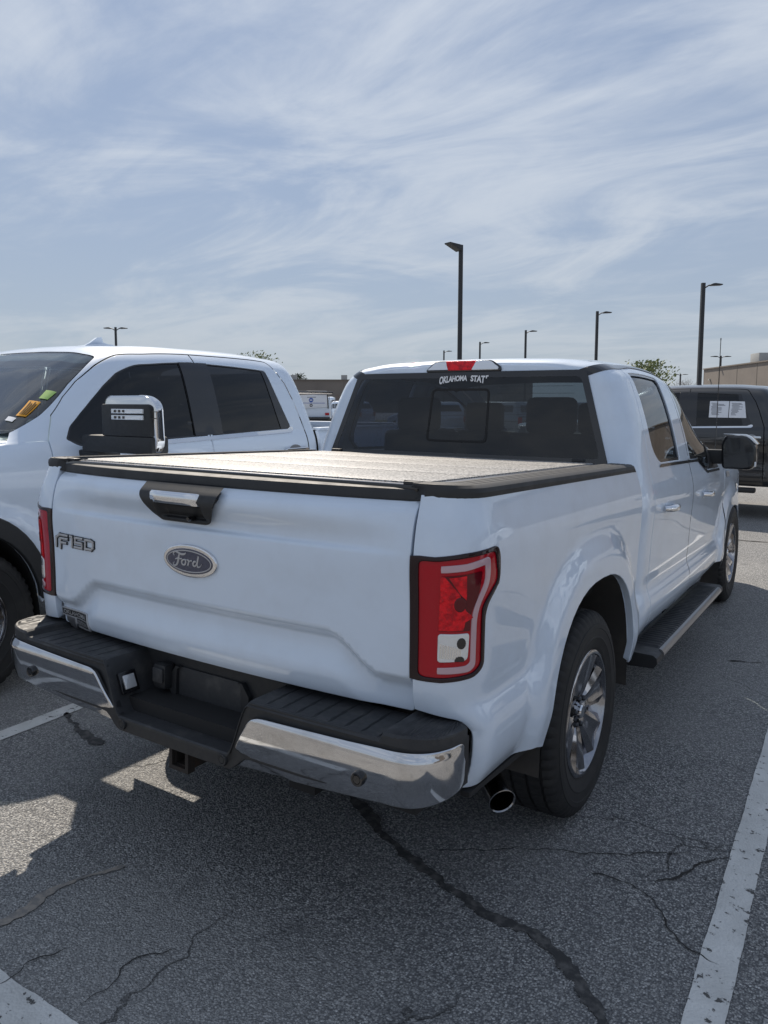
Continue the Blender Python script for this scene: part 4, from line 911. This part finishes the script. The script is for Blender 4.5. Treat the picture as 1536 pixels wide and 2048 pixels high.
# ================================================================== sheet of paper in the black truck's window
bk.location=(-1.93,10.45,0); bk.scale=(.93,.93,.93)
def bst(name,u0_,u1_,t0,t1,m,parent,off): return panel(name,LC.side,[(u0_,t0),(u1_,t0),(u1_-.0,t1),(u0_-.0,t1)],m,parent,step=.2,bstep=.1,off=off,depth=.001,r=.0003,mir=True)
for a,b in ((-2.07,-2.335),(-2.345,-2.60)):
    sh=bst('paper_sheet',a,b,1.49,1.74,'paper',bk,.004); rnd=random.Random(int(-a*100))
    for k in range(11):
        z=1.705-k*.0175; s0=-a+.02+rnd.random()*.02; s1=s0+.06+rnd.random()*.12
        bst('print_line',-s0,-min(s1,-b-.02),z,z+.007,'ink',sh,.006)
# ================================================================== ground
def asphalt():
    m=bpy.data.materials.new('worn_asphalt'); m.use_nodes=True; nt=m.node_tree; nd=nt.nodes; lk=nt.links; b=nd['Principled BSDF']
    tc_=nd.new('ShaderNodeTexCoord'); P_=tc_.outputs['Object']
    def noise(sc,det=5,rg=.6,dis=0):
        n=nd.new('ShaderNodeTexNoise'); n.inputs['Scale'].default_value=sc; n.inputs['Detail'].default_value=det; n.inputs['Roughness'].default_value=rg; n.inputs['Distortion'].default_value=dis; lk.new(P_,n.inputs['Vector']); return n.outputs[0]
    def vor(sc,feat='F1',vec=None,out_=0):
        n=nd.new('ShaderNodeTexVoronoi'); n.feature=feat; n.inputs['Scale'].default_value=sc; lk.new(vec or P_,n.inputs['Vector']); return n.outputs[out_]
    def rng(v,a,b_,c=0,d=1):
        n=nd.new('ShaderNodeMapRange'); n.inputs[1].default_value=a; n.inputs[2].default_value=b_; n.inputs[3].default_value=c; n.inputs[4].default_value=d; lk.new(v,n.inputs[0]); return n.outputs[0]
    def mth(op,a,b_):
        n=nd.new('ShaderNodeMath'); n.operation=op
        for i,v in enumerate((a,b_)):
            if isinstance(v,(int,float)): n.inputs[i].default_value=v
            else: lk.new(v,n.inputs[i])
        return n.outputs[0]
    def mixc(f,a,b_):
        n=nd.new('ShaderNodeMix'); n.data_type='RGBA'
        if isinstance(f,float): n.inputs[0].default_value=f
        else: lk.new(f,n.inputs[0])
        for i,v in ((6,a),(7,b_)):
            if isinstance(v,tuple): n.inputs[i].default_value=(*v,1)
            else: lk.new(v,n.inputs[i])
        return n.outputs[2]
    vc=nd.new('ShaderNodeTexVoronoi'); vc.inputs['Scale'].default_value=150; lk.new(P_,vc.inputs['Vector'])
    sp=nd.new('ShaderNodeSeparateColor'); lk.new(vc.outputs['Color'],sp.inputs[0])
    stone=mixc(rng(sp.outputs[0],0,1),(.135,.139,.145),(.66,.655,.635))
    stone=mixc(rng(sp.outputs[1],.84,.97),stone,(.82,.81,.79))
    col=mixc(rng(vc.outputs['Distance'],.35,.75),stone,(.105,.108,.114))
    v2=nd.new('ShaderNodeTexVoronoi'); v2.inputs['Scale'].default_value=62; lk.new(P_,v2.inputs['Vector']); s2=nd.new('ShaderNodeSeparateColor'); lk.new(v2.outputs['Color'],s2.inputs[0])
    big=mth('MULTIPLY',rng(s2.outputs[2],.80,.86),rng(v2.outputs['Distance'],.42,.30)); col=mixc(big,col,mixc(rng(s2.outputs[0],0,1),(.22,.22,.22),(.56,.55,.53)))
    col=mixc(rng(noise(70,2,.5),.35,.6,.5,0),col,(.12,.124,.13))
    col=mixc(rng(noise(1.1,4),.35,.7,0,.45),col,(.25,.25,.25))
    col=mixc(rng(noise(.28,3),.45,.7,0,.35),col,(.52,.51,.485))
    col=mixc(rng(noise(3.2,3,.5),.62,.74,0,.45),col,(.11,.112,.118))
    # hairline cracks
    wv=nd.new('ShaderNodeVectorMath'); wv.operation='ADD'; nz_=nd.new('ShaderNodeTexNoise'); nz_.inputs['Scale'].default_value=2.5; nz_.inputs['Detail'].default_value=6; lk.new(P_,nz_.inputs['Vector'])
    sc_=nd.new('ShaderNodeVectorMath'); sc_.operation='SCALE'; sc_.inputs[3].default_value=.35; lk.new(nz_.outputs['Color'],sc_.inputs[0]); lk.new(P_,wv.inputs[0]); lk.new(sc_.outputs[0],wv.inputs[1])
    ed=vor(.55,'DISTANCE_TO_EDGE',wv.outputs[0]); cm=mth('MULTIPLY',rng(ed,.0022,.0008),rng(noise(.8,2),.48,.60,0,.6))
    col=mixc(cm,col,(.04,.04,.04))
    lk.new(col,b.inputs['Base Color']); b.inputs['Roughness'].default_value=.88; b.inputs['Specular IOR Level'].default_value=.35
    hgt=mth('ADD',mth('MULTIPLY',vc.outputs['Distance'],-1.0),mth('MULTIPLY',noise(260,3),.5)); hgt=mth('SUBTRACT',hgt,mth('MULTIPLY',cm,2.0)); hgt=mth('ADD',hgt,mth('MULTIPLY',noise(14,4),1.4))
    bp=nd.new('ShaderNodeBump'); bp.inputs['Strength'].default_value=1.0; bp.inputs['Distance'].default_value=.008; lk.new(hgt,bp.inputs['Height']); lk.new(bp.outputs[0],b.inputs['Normal'])
    return m
M['asphalt']=asphalt()
def line_mat():
    m=bpy.data.materials.new('worn_line_paint'); m.use_nodes=True; nt=m.node_tree; nd=nt.nodes; lk=nt.links; b=nd['Principled BSDF']; t=nd.new('ShaderNodeTexCoord')
    def noise(sc,det):
        n=nd.new('ShaderNodeTexNoise'); n.inputs['Scale'].default_value=sc; n.inputs['Detail'].default_value=det; n.inputs['Roughness'].default_value=.65; lk.new(t.outputs['Object'],n.inputs['Vector']); return n.outputs[0]
    n1=noise(26,7); r=nd.new('ShaderNodeMapRange'); r.inputs[1].default_value=.595; r.inputs[2].default_value=.625; lk.new(n1,r.inputs[0])
    n2=noise(5,4); r2=nd.new('ShaderNodeMapRange'); r2.inputs[1].default_value=.3; r2.inputs[2].default_value=.7; lk.new(n2,r2.inputs[0])
    a=nd.new('ShaderNodeMix'); a.data_type='RGBA'; a.inputs[6].default_value=(.68,.68,.66,1); a.inputs[7].default_value=(.50,.50,.48,1); lk.new(r2.outputs[0],a.inputs[0])
    c=nd.new('ShaderNodeMix'); c.data_type='RGBA'; lk.new(r.outputs[0],c.inputs[0]); lk.new(a.outputs[2],c.inputs[6]); c.inputs[7].default_value=(.09,.088,.085,1); lk.new(c.outputs[2],b.inputs['Base Color']); b.inputs['Roughness'].default_value=.8
    v=nd.new('ShaderNodeTexVoronoi'); v.inputs['Scale'].default_value=115; lk.new(t.outputs['Object'],v.inputs['Vector'])
    ad=nd.new('ShaderNodeMath'); ad.operation='MULTIPLY_ADD'; lk.new(v.outputs['Distance'],ad.inputs[0]); ad.inputs[1].default_value=-.7; lk.new(r.outputs[0],ad.inputs[2])
    bp=nd.new('ShaderNodeBump'); bp.inputs['Strength'].default_value=.6; bp.inputs['Distance'].default_value=.004; lk.new(ad.outputs[0],bp.inputs['Height']); lk.new(bp.outputs[0],b.inputs['Normal']); return m
M['line']=line_mat()
M['tar']=mat('crack_tar',(.04,.04,.041),.8,var=(30,(.12,.115,.11),.45,.65),bump=(60,.5,.004))
M['crackd']=mat('crack_dirt',(.028,.027,.026),.9)
M['dirt']=mat('sandy_dirt',(.30,.27,.235),.95,var=(35,(.2,.19,.18),.45,.6),bump=(150,.5,.003))
def struct(o,name=None): o['kind']='structure'; return o
struct(meshobj('ground',[(-900,-700,0),(900,-700,0),(900,1100,0),(-900,1100,0)],[(0,1,2,3)],'asphalt'))
def ribbon(name,pts,wd,m,z=.004,seed=0,jit=.25,step=.03,taper=True,kind='structure',wander=.0):
    r=random.Random(seed);c=np.array(smoothcurve(pts,8),float);L_=np.r_[0,np.cumsum(np.hypot(*np.diff(c,axis=0).T))];n=max(3,int(L_[-1]/step));s=np.linspace(0,L_[-1],n+1)
    c=np.stack([np.interp(s,L_,c[:,0]),np.interp(s,L_,c[:,1])],1);t=np.gradient(c,axis=0);t/=np.linalg.norm(t,axis=1,keepdims=True)+1e-9;nn=np.stack([-t[:,1],t[:,0]],1)
    def nz1(fr): return [(r.uniform(0,6.28),f*r.uniform(.8,1.25),1/f**.6) for f in fr]
    def ev(t_,cs): return sum(math.sin(p_+f_*t_)*a_ for p_,f_,a_ in cs)/sum(a_ for _,_,a_ in cs)
    fr=(9,21,47,90,170);na,nb_,no=nz1(fr),nz1(fr),nz1((6,14,33,70,150))
    V=[];F=[]
    for i in range(n+1):
        tp=min(1,min(i,n-i)/4+.05) if taper else 1
        a=wd*.5*max(.08,1+jit*2.2*ev(s[i],na)+jit*.3*(r.random()-.5))*tp;b=wd*.5*max(.08,1+jit*2.2*ev(s[i],nb_)+jit*.3*(r.random()-.5))*tp;o=wander*ev(s[i],no)
        p=c[i]+nn[i]*(a+o);q=c[i]-nn[i]*(b-o);V+=[(p[0],p[1],z),(q[0],q[1],z)]
        if i: F.append((2*i-2,2*i-1,2*i+1,2*i))
    o=meshobj(name,V,F,m); o['kind']=kind; return o
for k,(x,y0,y1) in enumerate(((1.553,-.4,7.6),(-1.57,-.62,7.6),(-4.7,-.62,7.6),(4.7,-.62,7.6),(7.85,-.62,7.6))): ribbon('parking_line',[(x,y0),(x,(y0+y1)/2),(x,y1)],.098,'line',seed=k,jit=.03,step=.012,taper=False)
ribbon('parking_line',[(-6,-.705),(-1.0,-.705),(.24,-.70)],.105,'line',z=.005,seed=9,jit=.05,step=.01,taper=False)
ribbon('tar_seam',[(.123,.642),(.378,.509),(.588,.408),(.713,.359),(.878,.318),(1.032,.31),(1.11,.272),(1.177,.211),(1.251,.161),(1.33,.079),(1.45,-.1)],.036,'tar',seed=1,jit=.6,step=.008,wander=.02)
ribbon('crack',[(.599,.495),(.811,.624),(1.037,.763),(1.261,.907),(1.484,1.061)],.004,'crackd',seed=2,jit=.8,wander=.03,step=.008)
ribbon('crack',[(1.298,.751),(1.374,.848),(1.436,.954),(1.501,1.055)],.006,'crackd',seed=3,jit=.8,wander=.03,step=.008)
ribbon('crack',[(1.116,.682),(1.302,.663),(1.419,.546),(1.56,.46)],.0055,'crackd',seed=4,jit=.8,wander=.03,step=.008)
ribbon('crack',[(-.14,-.72),(-.091,-.638),(-.103,-.601),(-.05,-.50)],.0045,'crackd',seed=5,jit=.8,wander=.03,step=.008,z=.006)
ribbon('crack',[(.141,-.613),(.158,-.499),(.147,-.44),(.22,-.33)],.0035,'crackd',seed=6,jit=.8,wander=.03,step=.008)
ribbon('crack',[(1.2,3.2),(1.8,3.5),(2.4,3.4)],.012,'crackd',seed=8,jit=.8,wander=.03,step=.008)
ribbon('crack',[(-1.0,7.55),(1.0,7.75),(3.5,7.70),(6,7.8)],.03,'crackd',seed=11,jit=.5,wander=.03,step=.008)
ribbon('dirt_streak',[(-.36,-.62),(-.32,-.547),(-.317,-.451),(-.328,-.357),(-.302,-.263),(-.235,-.15)],.028,'dirt',seed=7,jit=.7,step=.006,wander=.012)
ribbon('oil_stain',[(-1.55,.52),(-1.357,.44),(-1.223,.428),(-1.08,.40)],.04,'tar',seed=12,jit=.7,step=.008,wander=.02)
tag(meshobj('paper_scrap',[(-.925,.56,.006),(-.885,.545,.009),(-.870,.572,.006),(-.89,.585,.012),(-.90,.60,.006),(-.92,.592,.010)],[(0,1,2,3),(0,3,4,5)],'decal'),'small torn white paper scrap on the asphalt under the rear bumper','litter')
# ================================================================== surroundings
FW=Vector((-math.sin(YAW),math.cos(YAW),0)); RT=Vector((math.cos(YAW),math.sin(YAW),0)); CG=Vector((CAM[0],CAM[1],0))
def dl(depth,lat): p=CG+FW*depth+RT*lat; return (p.x,p.y)
def at(px,depth): return dl(depth,(px-768)/1498*depth)
def zh(py,depth): return 1.592+(804-py)/1498*depth
M['tan']=mat('tan_stucco',(.20,.175,.155),.9,var=(.35,(.17,.15,.135),.4,.7),bump=(25,.2,.01))
M['tan2']=mat('tan_trim',(.175,.153,.135),.85)
M['roofu']=mat('roof_unit',(.35,.36,.36),.6)
def wall_building(name,label,a,b,thick,h,panels,side):
    """long flat-roofed building: front wall runs a->b on the ground"""
    A=Vector((*a,0));B=Vector((*b,0));d=(B-A);Ln=d.length;ang=math.atan2(d.y,d.x)
    e=empty(name,label,'building',loc=(A.x,A.y,0),rot=(0,0,ang))
    t0=.0 if side>0 else -thick
    box('wall',(Ln/2,t0+thick/2,h/2),(Ln,thick,h),'tan',e)
    box('parapet',(Ln/2,t0+thick/2,h+.06),(Ln+.3,thick+.3,.14),'tan2',e)
    fy=t0-.012 if side>0 else .012
    for k in range(panels+1): box('wall_joint',(Ln*k/panels,fy,h/2),(.10,.03,h-.1),'tan2',e)
    return e,Ln
lb,_=wall_building('building','long low tan building with a flat roofline far beyond the white trucks',dl(112,-34),dl(112,22),18,4.72,14,1)
for x in (20,27.8): box('roof_vent',(x,5,4.72+.5),(.9,.9,.9),'roofu',lb)
rb_,_=wall_building('building','tall tan building with a boxy unit on its roof beyond the black pickup',dl(103,43.6),dl(-40,30.6),30,6.05,24,1)
box('roof_unit',(13.2,2.5,6.8),(2.6,2.0,1.2),'roofu',rb_,bev=.03); box('wall_lamp',(2.6,-.1,4.6),(.35,.2,.2),'lampglass',rb_)
# light poles
def light_pole(px,depth,py,heads,label,group,wd=.20):
    x,y=at(px,depth);h=zh(py,depth)
    e=empty('light_pole',label,'light pole',loc=(x,y,0),rot=(0,0,YAW),group=group)
    box('concrete_base',(0,0,.35),(.55,.55,.7),'roofu',e,bev=.03)
    R=[[(sx*w_/2,sy*w_/2,z) for sx,sy in ((-1,-1),(1,-1),(1,1),(-1,1))] for z,w_ in ((.7,wd),(h,wd*.9))]
    grid('pole',R,'pole',e,closed_v=True,auto=20,caps=True)
    for s,ln in heads:
        tube('arm',[(s*wd*.4,0,h-.30),(s*.35,0,h-.14),(s*.60,0,h-.10)],[.045,.04,.04],'pole',e,seg=8)
        hd_=[(s*x_,z_) for x_,z_ in ((.34,h-.13),(.55,h-.04),(ln*.6,h-.02),(ln,h-.08),(ln*.98,h-.14),(.5,h-.17))]
        prism('lamp_head',hd_,'y',-.19,.19,'pole',e,bev=.012)
    return e
e=light_pole(917,36,500,[],'near tall dark light pole with one flat lamp head angled downward toward the lot',None,.215)
h=zh(500,36); hd_=prism('lamp_head',[(-.10,h-.02),(-.86,h+.02),(-.86,h-.03),(-.12,h-.30)],'y',-.20,.20,'pole',e,bev=.01); hd_.rotation_euler=(0,0,RAD(38)); box('lamp_lens',(-.52,0,h-.125),(.36,.26,.02),'lampglass',hd_,rot=Matrix.Rotation(RAD(18),3,'Y'))
ROW='single-head light poles receding behind the cab'
for px,dp,py,lb_ in ((1393,47,571,'tall slim light pole with one curved arm between the bare tree and tan building'),(1187,62,626,'slim light pole with one curved arm rising behind the corner of the cab roof'),(1047,78,663,'slim light pole with one curved arm rising behind the middle of the cab roof'),(957,93,686,'short distant light pole with one curved arm above the high brake lamp'),(886,109,703,'shortest distant light pole with its curved arm just clearing the cab roof')): light_pole(px,dp,py,[(1,1.15)],lb_,ROW,.235 if dp<50 else .22)
light_pole(238,75,659,[(1,1.15),(-1,1.15)],'twin-head dark light pole rising behind the white heavy-duty pickup',None)
light_pole(1434,98,712,[(1,1.3),(-1,1.3)],'twin-head dark light pole standing in front of the tan building',None)
light_pole(1355.5,150,748,[(1,1.5),(-1,1.2)],'small distant twin-head light pole beside the bare tree',None,.26)
for px,dp,lat in ((0,-26,9),(0,-30,-14),(0,3,21)):   # behind and beside the camera: seen only as reflections in paint and glass
    x,y=dl(dp,lat); o=light_pole(768,40,560,[(-1,1.15)],'slim dark light pole mirrored in the glass and paint, outside the picture','light poles outside the picture'); o.location=(x,y,0)
# vegetation
M['leaf']=mat('leaf_green',(.19,.22,.085),.7,var=(1.5,(.11,.14,.045),.4,.65)); M['leafd']=mat('leaf_dark',(.03,.045,.02),.7); M['bark']=mat('bark',(.09,.075,.06),.9); M['twig']=mat('grey_twig',(.17,.15,.14),.9); M['redtwig']=mat('red_brown_twig',(.15,.085,.07),.9)
def tree(px,depth,top,rad,label,seed,leaves=1600,leafm='leaf',cz=.55,cat='tree',name='tree',barkm='bark',twigs=0,hfrac=.35,lsz=.16):
    r=random.Random(seed);x,y=at(px,depth);h=zh(top,depth)
    e=empty(name,label,cat,loc=(x,y,0))
    # limbs
    bm=bmesh.new();tips=[]
    def limb(p,d,ln,ra,lev):
        q=p
        pts=[p];n=4
        for i in range(n):
            d=(d+Vector((r.uniform(-.25,.25),r.uniform(-.25,.25),r.uniform(-.05,.2)))).normalized();q=q+d*ln/n;pts.append(q)
        prev=None
        for i,c in enumerate(pts):
            rr=ra*(1-.6*i/n);s=d.cross(Vector((.3,.9,.1))).normalized();t=s.cross(d)
            ring_=[bm.verts.new(c+s*rr*math.cos(a*1.2566)+t*rr*math.sin(a*1.2566)) for a in range(5)]
            if prev:
                for a in range(5): bm.faces.new((prev[a],prev[(a+1)%5],ring_[(a+1)%5],ring_[a]))
            prev=ring_
        tips.append((q,d,lev))
        if lev<(3 if not twigs else 4):
            for k in range(4 if lev<2 else (3 if not twigs else 5)):
                st_=pts[r.randint(2,n)];dd=(d+Vector((r.uniform(-1,1),r.uniform(-1,1),r.uniform(-.2,.8)))).normalized();limb(st_,dd,ln*r.uniform(.5,.75),ra*.5,lev+1)
    limb(Vector((0,0,0)),Vector((0,0,1)),h*hfrac,h*.02,0)
    # keep inside the crown
    me=bmobj('trunk',bm,barkm,e,auto=60)
    zc_=max(v.co.z for v in me.data.vertices);k=h*.98/zc_
    kx=rad/max(.1,max(max(abs(v.co.x),abs(v.co.y)) for v in me.data.vertices))
    for v in me.data.vertices: v.co=Vector((v.co.x*kx,v.co.y*kx,v.co.z*k))
    if leaves:
        V=[];F=[];cl=[]
        for q,d_,lev in tips:
            if lev>=1: cl.append(Vector((q.x*kx,q.y*kx,q.z*k)))
        for _ in range(30): 
            a=r.uniform(0,6.28);b=r.uniform(-.4,1);cl.append(Vector((rad*.8*math.cos(a)*math.sqrt(max(0,1-b*b)),rad*.8*math.sin(a)*math.sqrt(max(0,1-b*b)),h*(1-cz/2)+h*cz/2*b*.9)))
        for i in range(leaves):
            c=r.choice(cl);s=lsz*r.uniform(.5,1.2);g_=rad*.17
            p=c+Vector((r.gauss(0,g_),r.gauss(0,g_),r.gauss(0,g_*.8)))
            if p.z>h: continue
            n=Vector((r.gauss(0,1),r.gauss(0,1),r.gauss(0,1))).normalized();u=n.orthogonal().normalized();w_=n.cross(u)
            b0=len(V);V+=[tuple(p+u*s),tuple(p+w_*s*.5),tuple(p-u*s),tuple(p-w_*s*.5)];F.append((b0,b0+1,b0+2,b0+3))
        meshobj('crown',V,F,leafm,e)
    return e
tree(1297,58,719,2.0,'leafy green tree rising behind the right end of the white cab roof',3,leaves=2600,lsz=.13)
tree(1362,85,752,2.6,'bare grey tree beside the tan building, left of it',5,leaves=0,barkm='twig',twigs=1,hfrac=.4)
tree(508,72,705,2.2,'thinly leaved green tree showing above the heavy-duty pickup roof',8,leaves=900,lsz=.13)
tree(600,124,748,1.6,'small dark evergreen tree behind the low tan building',11,leaves=1500,leafm='leafd',lsz=.16)
tree(585,110,757,1.0,'thin pale leafless sapling beside the small dark evergreen',13,leaves=0,barkm='twig',twigs=1)
for k,(px,rd,lb_) in enumerate(((672,1.5,'bare red-brown shrub behind the white car, in front of the low tan building'),(698,1.5,'bare red-brown shrub beside the white cab pillar, in front of the low tan building'))): tree(px,58,784,rd,lb_,17+k,leaves=0,barkm='redtwig',twigs=1,cat='shrub',name='shrub',hfrac=.45)['group']='red-brown shrubs'
M['grass']=mat('dry_grass',(.13,.13,.06),.95,var=(.8,(.18,.16,.09),.4,.7))
gs=meshobj('grass_verge',[(*dl(52,-22),.02),(*dl(52,8),.02),(*dl(66,8),.02),(*dl(66,-22),.02)],[(0,1,2,3)],'grass'); gs['kind']='structure'
# distant parked cars
def suv(label,paint,loc,rz,group=None,hgt=1.75,ln=4.7,wd=1.86,pick=False):
    e=empty('parked_car',label,'car',loc=(loc[0],loc[1],0),rot=(0,0,rz),group=group)
    hw=wd/2;l=ln/2
    low=[(-l,.45),(-l,.95,.1),(-l+.08,1.05,.1),(l*.45,1.08,.1),(l-.1,.92,.15),(l,.75,.1),(l,.42,.05)]
    def arch_c(cx): return [(cx+.42*math.cos(a),.34+.42*math.sin(a)) for a in np.linspace(0,math.pi,9)]
    prof=fillet(low)+[(cx,z) for cx,z in arch_c(l*.60)]+[(cx,z) for cx,z in arch_c(-l*.58)]
    bm=bmesh.new();n=len(prof);lay=[]
    for x,k in ((-hw,.0),(-hw+.05,1),(hw-.05,1),(hw,0)):
        lay.append([bm.verts.new((x,p[0]*(.985 if k==0 else 1),p[1] if k or p[1]<.8 else p[1]-.05)) for p in prof])
    for a in range(3):
        for i in range(n): bm.faces.new((lay[a][i],lay[a][(i+1)%n],lay[a+1][(i+1)%n],lay[a+1][i]))
    bm.faces.new(lay[0]);bm.faces.new(lay[3][::-1])
    body=bmobj('body',bm,paint,e,auto=40)
    ends=(-l+.10,-l+.30,l*.12,l*.50) if not pick else (-l*.12,-l*.05,l*.15,l*.48)
    sec=[(1.04,hw-.04,ends[0],ends[3]),(1.20,hw-.06,ends[0]+.05,ends[3]-.16),(hgt-.14,hw-.18,ends[1]-.03,ends[2]+.10),(hgt-.04,hw-.24,ends[1]+.06,ends[2]),(hgt,hw-.36,ends[1]+.25,ends[2]-.2)]
    R=[[(-x,a,z),(-x*.8,a-.06,z),(x*.8,a-.06,z),(x,a,z),(x,b,z),(x*.8,b+.08,z),(-x*.8,b+.08,z),(-x,b,z)] for z,x,a,b in sec]
    grid('cabin',R,paint,e,closed_v=True,caps=True,auto=35)
    z0,x0,a0,b0=sec[1];z1,x1,a1,b1=sec[2]
    for s in (-1,1):
        for f0,f1 in ((.06,.34),(.37,.64),(.67,.93)):
            q=[(s*(x0+.006),a0+(b0-a0)*f0,z0),(s*(x0+.006),a0+(b0-a0)*f1,z0),(s*(x1+.006),a1+(b1-a1)*f1,z1),(s*(x1+.006),a1+(b1-a1)*f0,z1)]
            meshobj('window',q,[(0,1,2,3)],'gloss',e)
    for a_,b_,yo in ((a0,a1,-.07),(b0,b1,.09)): meshobj('windscreen',[(-x0*.78,a_+yo,z0),(x0*.78,a_+yo,z0),(x1*.78,b_+yo,z1),(-x1*.78,b_+yo,z1)],[(0,1,2,3)],'gloss',e)
    for s in (-1,1):
        box('tail_lamp',(s*(hw-.12),-l-.005,.88),(.18,.05,.26),'red',e,bev=.01); box('head_lamp',(s*(hw-.22),l-.04,.80),(.34,.10,.14),'clear',e,bev=.02)
        for yy in (l*.60,-l*.58):
            w_=lathe('wheel',[(0,.0),(.20,.01),(.22,.03),(.26,.04),(.34,.02),(.35,-.05),(.35,-.18),(.26,-.2),(0,-.2)],'tyre',e,seg=24); w_.location=(s*(hw-.02),yy,.35); w_.rotation_euler=(0,0,0 if s>0 else math.pi); lathe('rim',[(0,.042),(.05,.045),(.19,.035),(.215,.045)],'rim',w_,seg=20)
    return e
x,y=at(665,44); suv('white car with a dark side window parked in front of the red-brown shrubs','white2',(x,y),YAW+RAD(62),hgt=1.62)
LN='cars parked in the far row ahead of the white pickup'
for k,(px,dp,pt,lb_) in enumerate(((850,33,'white2','white car parked in the far row, seen through the rear window'),(985,31,'alu','grey car parked in the far row, seen through the rear window'),(1085,34,'black_paint','black car parked in the far row, seen through the rear window'),(1180,36,'white2','white car parked in the far row, seen through the side windows'))):
    x,y=at(px,dp); suv(lb_,pt,(x,y),YAW+RAD(20+15*k),LN,hgt=1.6)
# white service truck with ladder rack and a printed side board
x,y=at(622,37); sv=empty('service_truck','white service truck with a roof rack and printed side boards','truck',loc=(x,y,0),rot=(0,0,YAW))
box('cargo_box',(0,1.6,1.22),(1.9,3.2,.95),'white2',sv,bev=.04); box('cab',(0,4.2,1.2),(1.85,1.9,1.3),'white2',sv,bev=.15); box('chassis',(0,2.4,.6),(1.7,5.4,.25),'dark',sv)
for zz_ in (1.98,2.06): tube('rack_rail',[(-1.05,-.1,zz_),(1.05,-.1,zz_-.03)],.025,'alu',sv,seg=8)
for xx in (-.9,0,.9): tube('rack_post',[(xx,0,1.68),(xx,0,2.05)],.02,'alu',sv,seg=6)
tube('ladder',[(-.95,-.05,2.10),(1.10,-.15,2.03)],.035,'gloss',sv,seg=8); box('pipe_bundle',(-.1,.3,2.08),(1.7,.25,.07),'alu',sv,bev=.02)
bd_=box('side_board',(.02,-.05,1.60),(1.62,.05,.66),'paper',sv,bev=.01,rot=Matrix.Rotation(RAD(-3),3,'Y')); box('board_edge',(.84,-.05,1.60),(.05,.07,.70),'gloss',bd_,rot=Matrix.Rotation(RAD(-3),3,'Y'))
def disc(name,cx,cz,r,m,par): return lathe(name,[(0,0),(r,0),(r,-.01)],m,par,seg=24)
for nm,cz,r_,m_ in (('round_logo',1.66,.115,'inkblue'),('square_logo',1.405,.085,'gloss')):
    d_=lathe(nm,[(0,0),(r_*.9,0),(r_,-.01)],m_,bd_,seg=20 if nm[0]=='r' else 8); d_.matrix_local=Matrix.Translation((0.02,-.082,cz))@Matrix.Rotation(RAD(-90),4,'Z')
box('logo_mark',(.02,-.095,1.66),(.13,.006,.05),'paper',bd_); box('logo_mark',(.02,-.095,1.40),(.035,.006,.075),'paper',bd_); box('logo_mark',(.02,-.095,1.415),(.11,.006,.022),'paper',bd_)
box('print_line',(.04,-.078,1.80),(.42,.006,.03),'ink',bd_); box('print_line',(.1,-.078,1.515),(1.2,.006,.024),'inkblue',bd_)
for s in (-1,1):
    box('tail_lamp',(s*.8,-.03,.98),(.2,.05,.12),'red',sv,bev=.01)
    for yy in (.9,4.4):
        w_=lathe('wheel',[(0,.0),(.20,.01),(.22,.03),(.26,.04),(.36,.02),(.38,-.05),(.38,-.2),(0,-.2)],'tyre',sv,seg=24); w_.location=(s*.9,yy,.38); w_.rotation_euler=(0,0,0 if s>0 else math.pi)
box('bumper',(0,-.1,.75),(1.9,.15,.18),'gloss',sv,bev=.02)
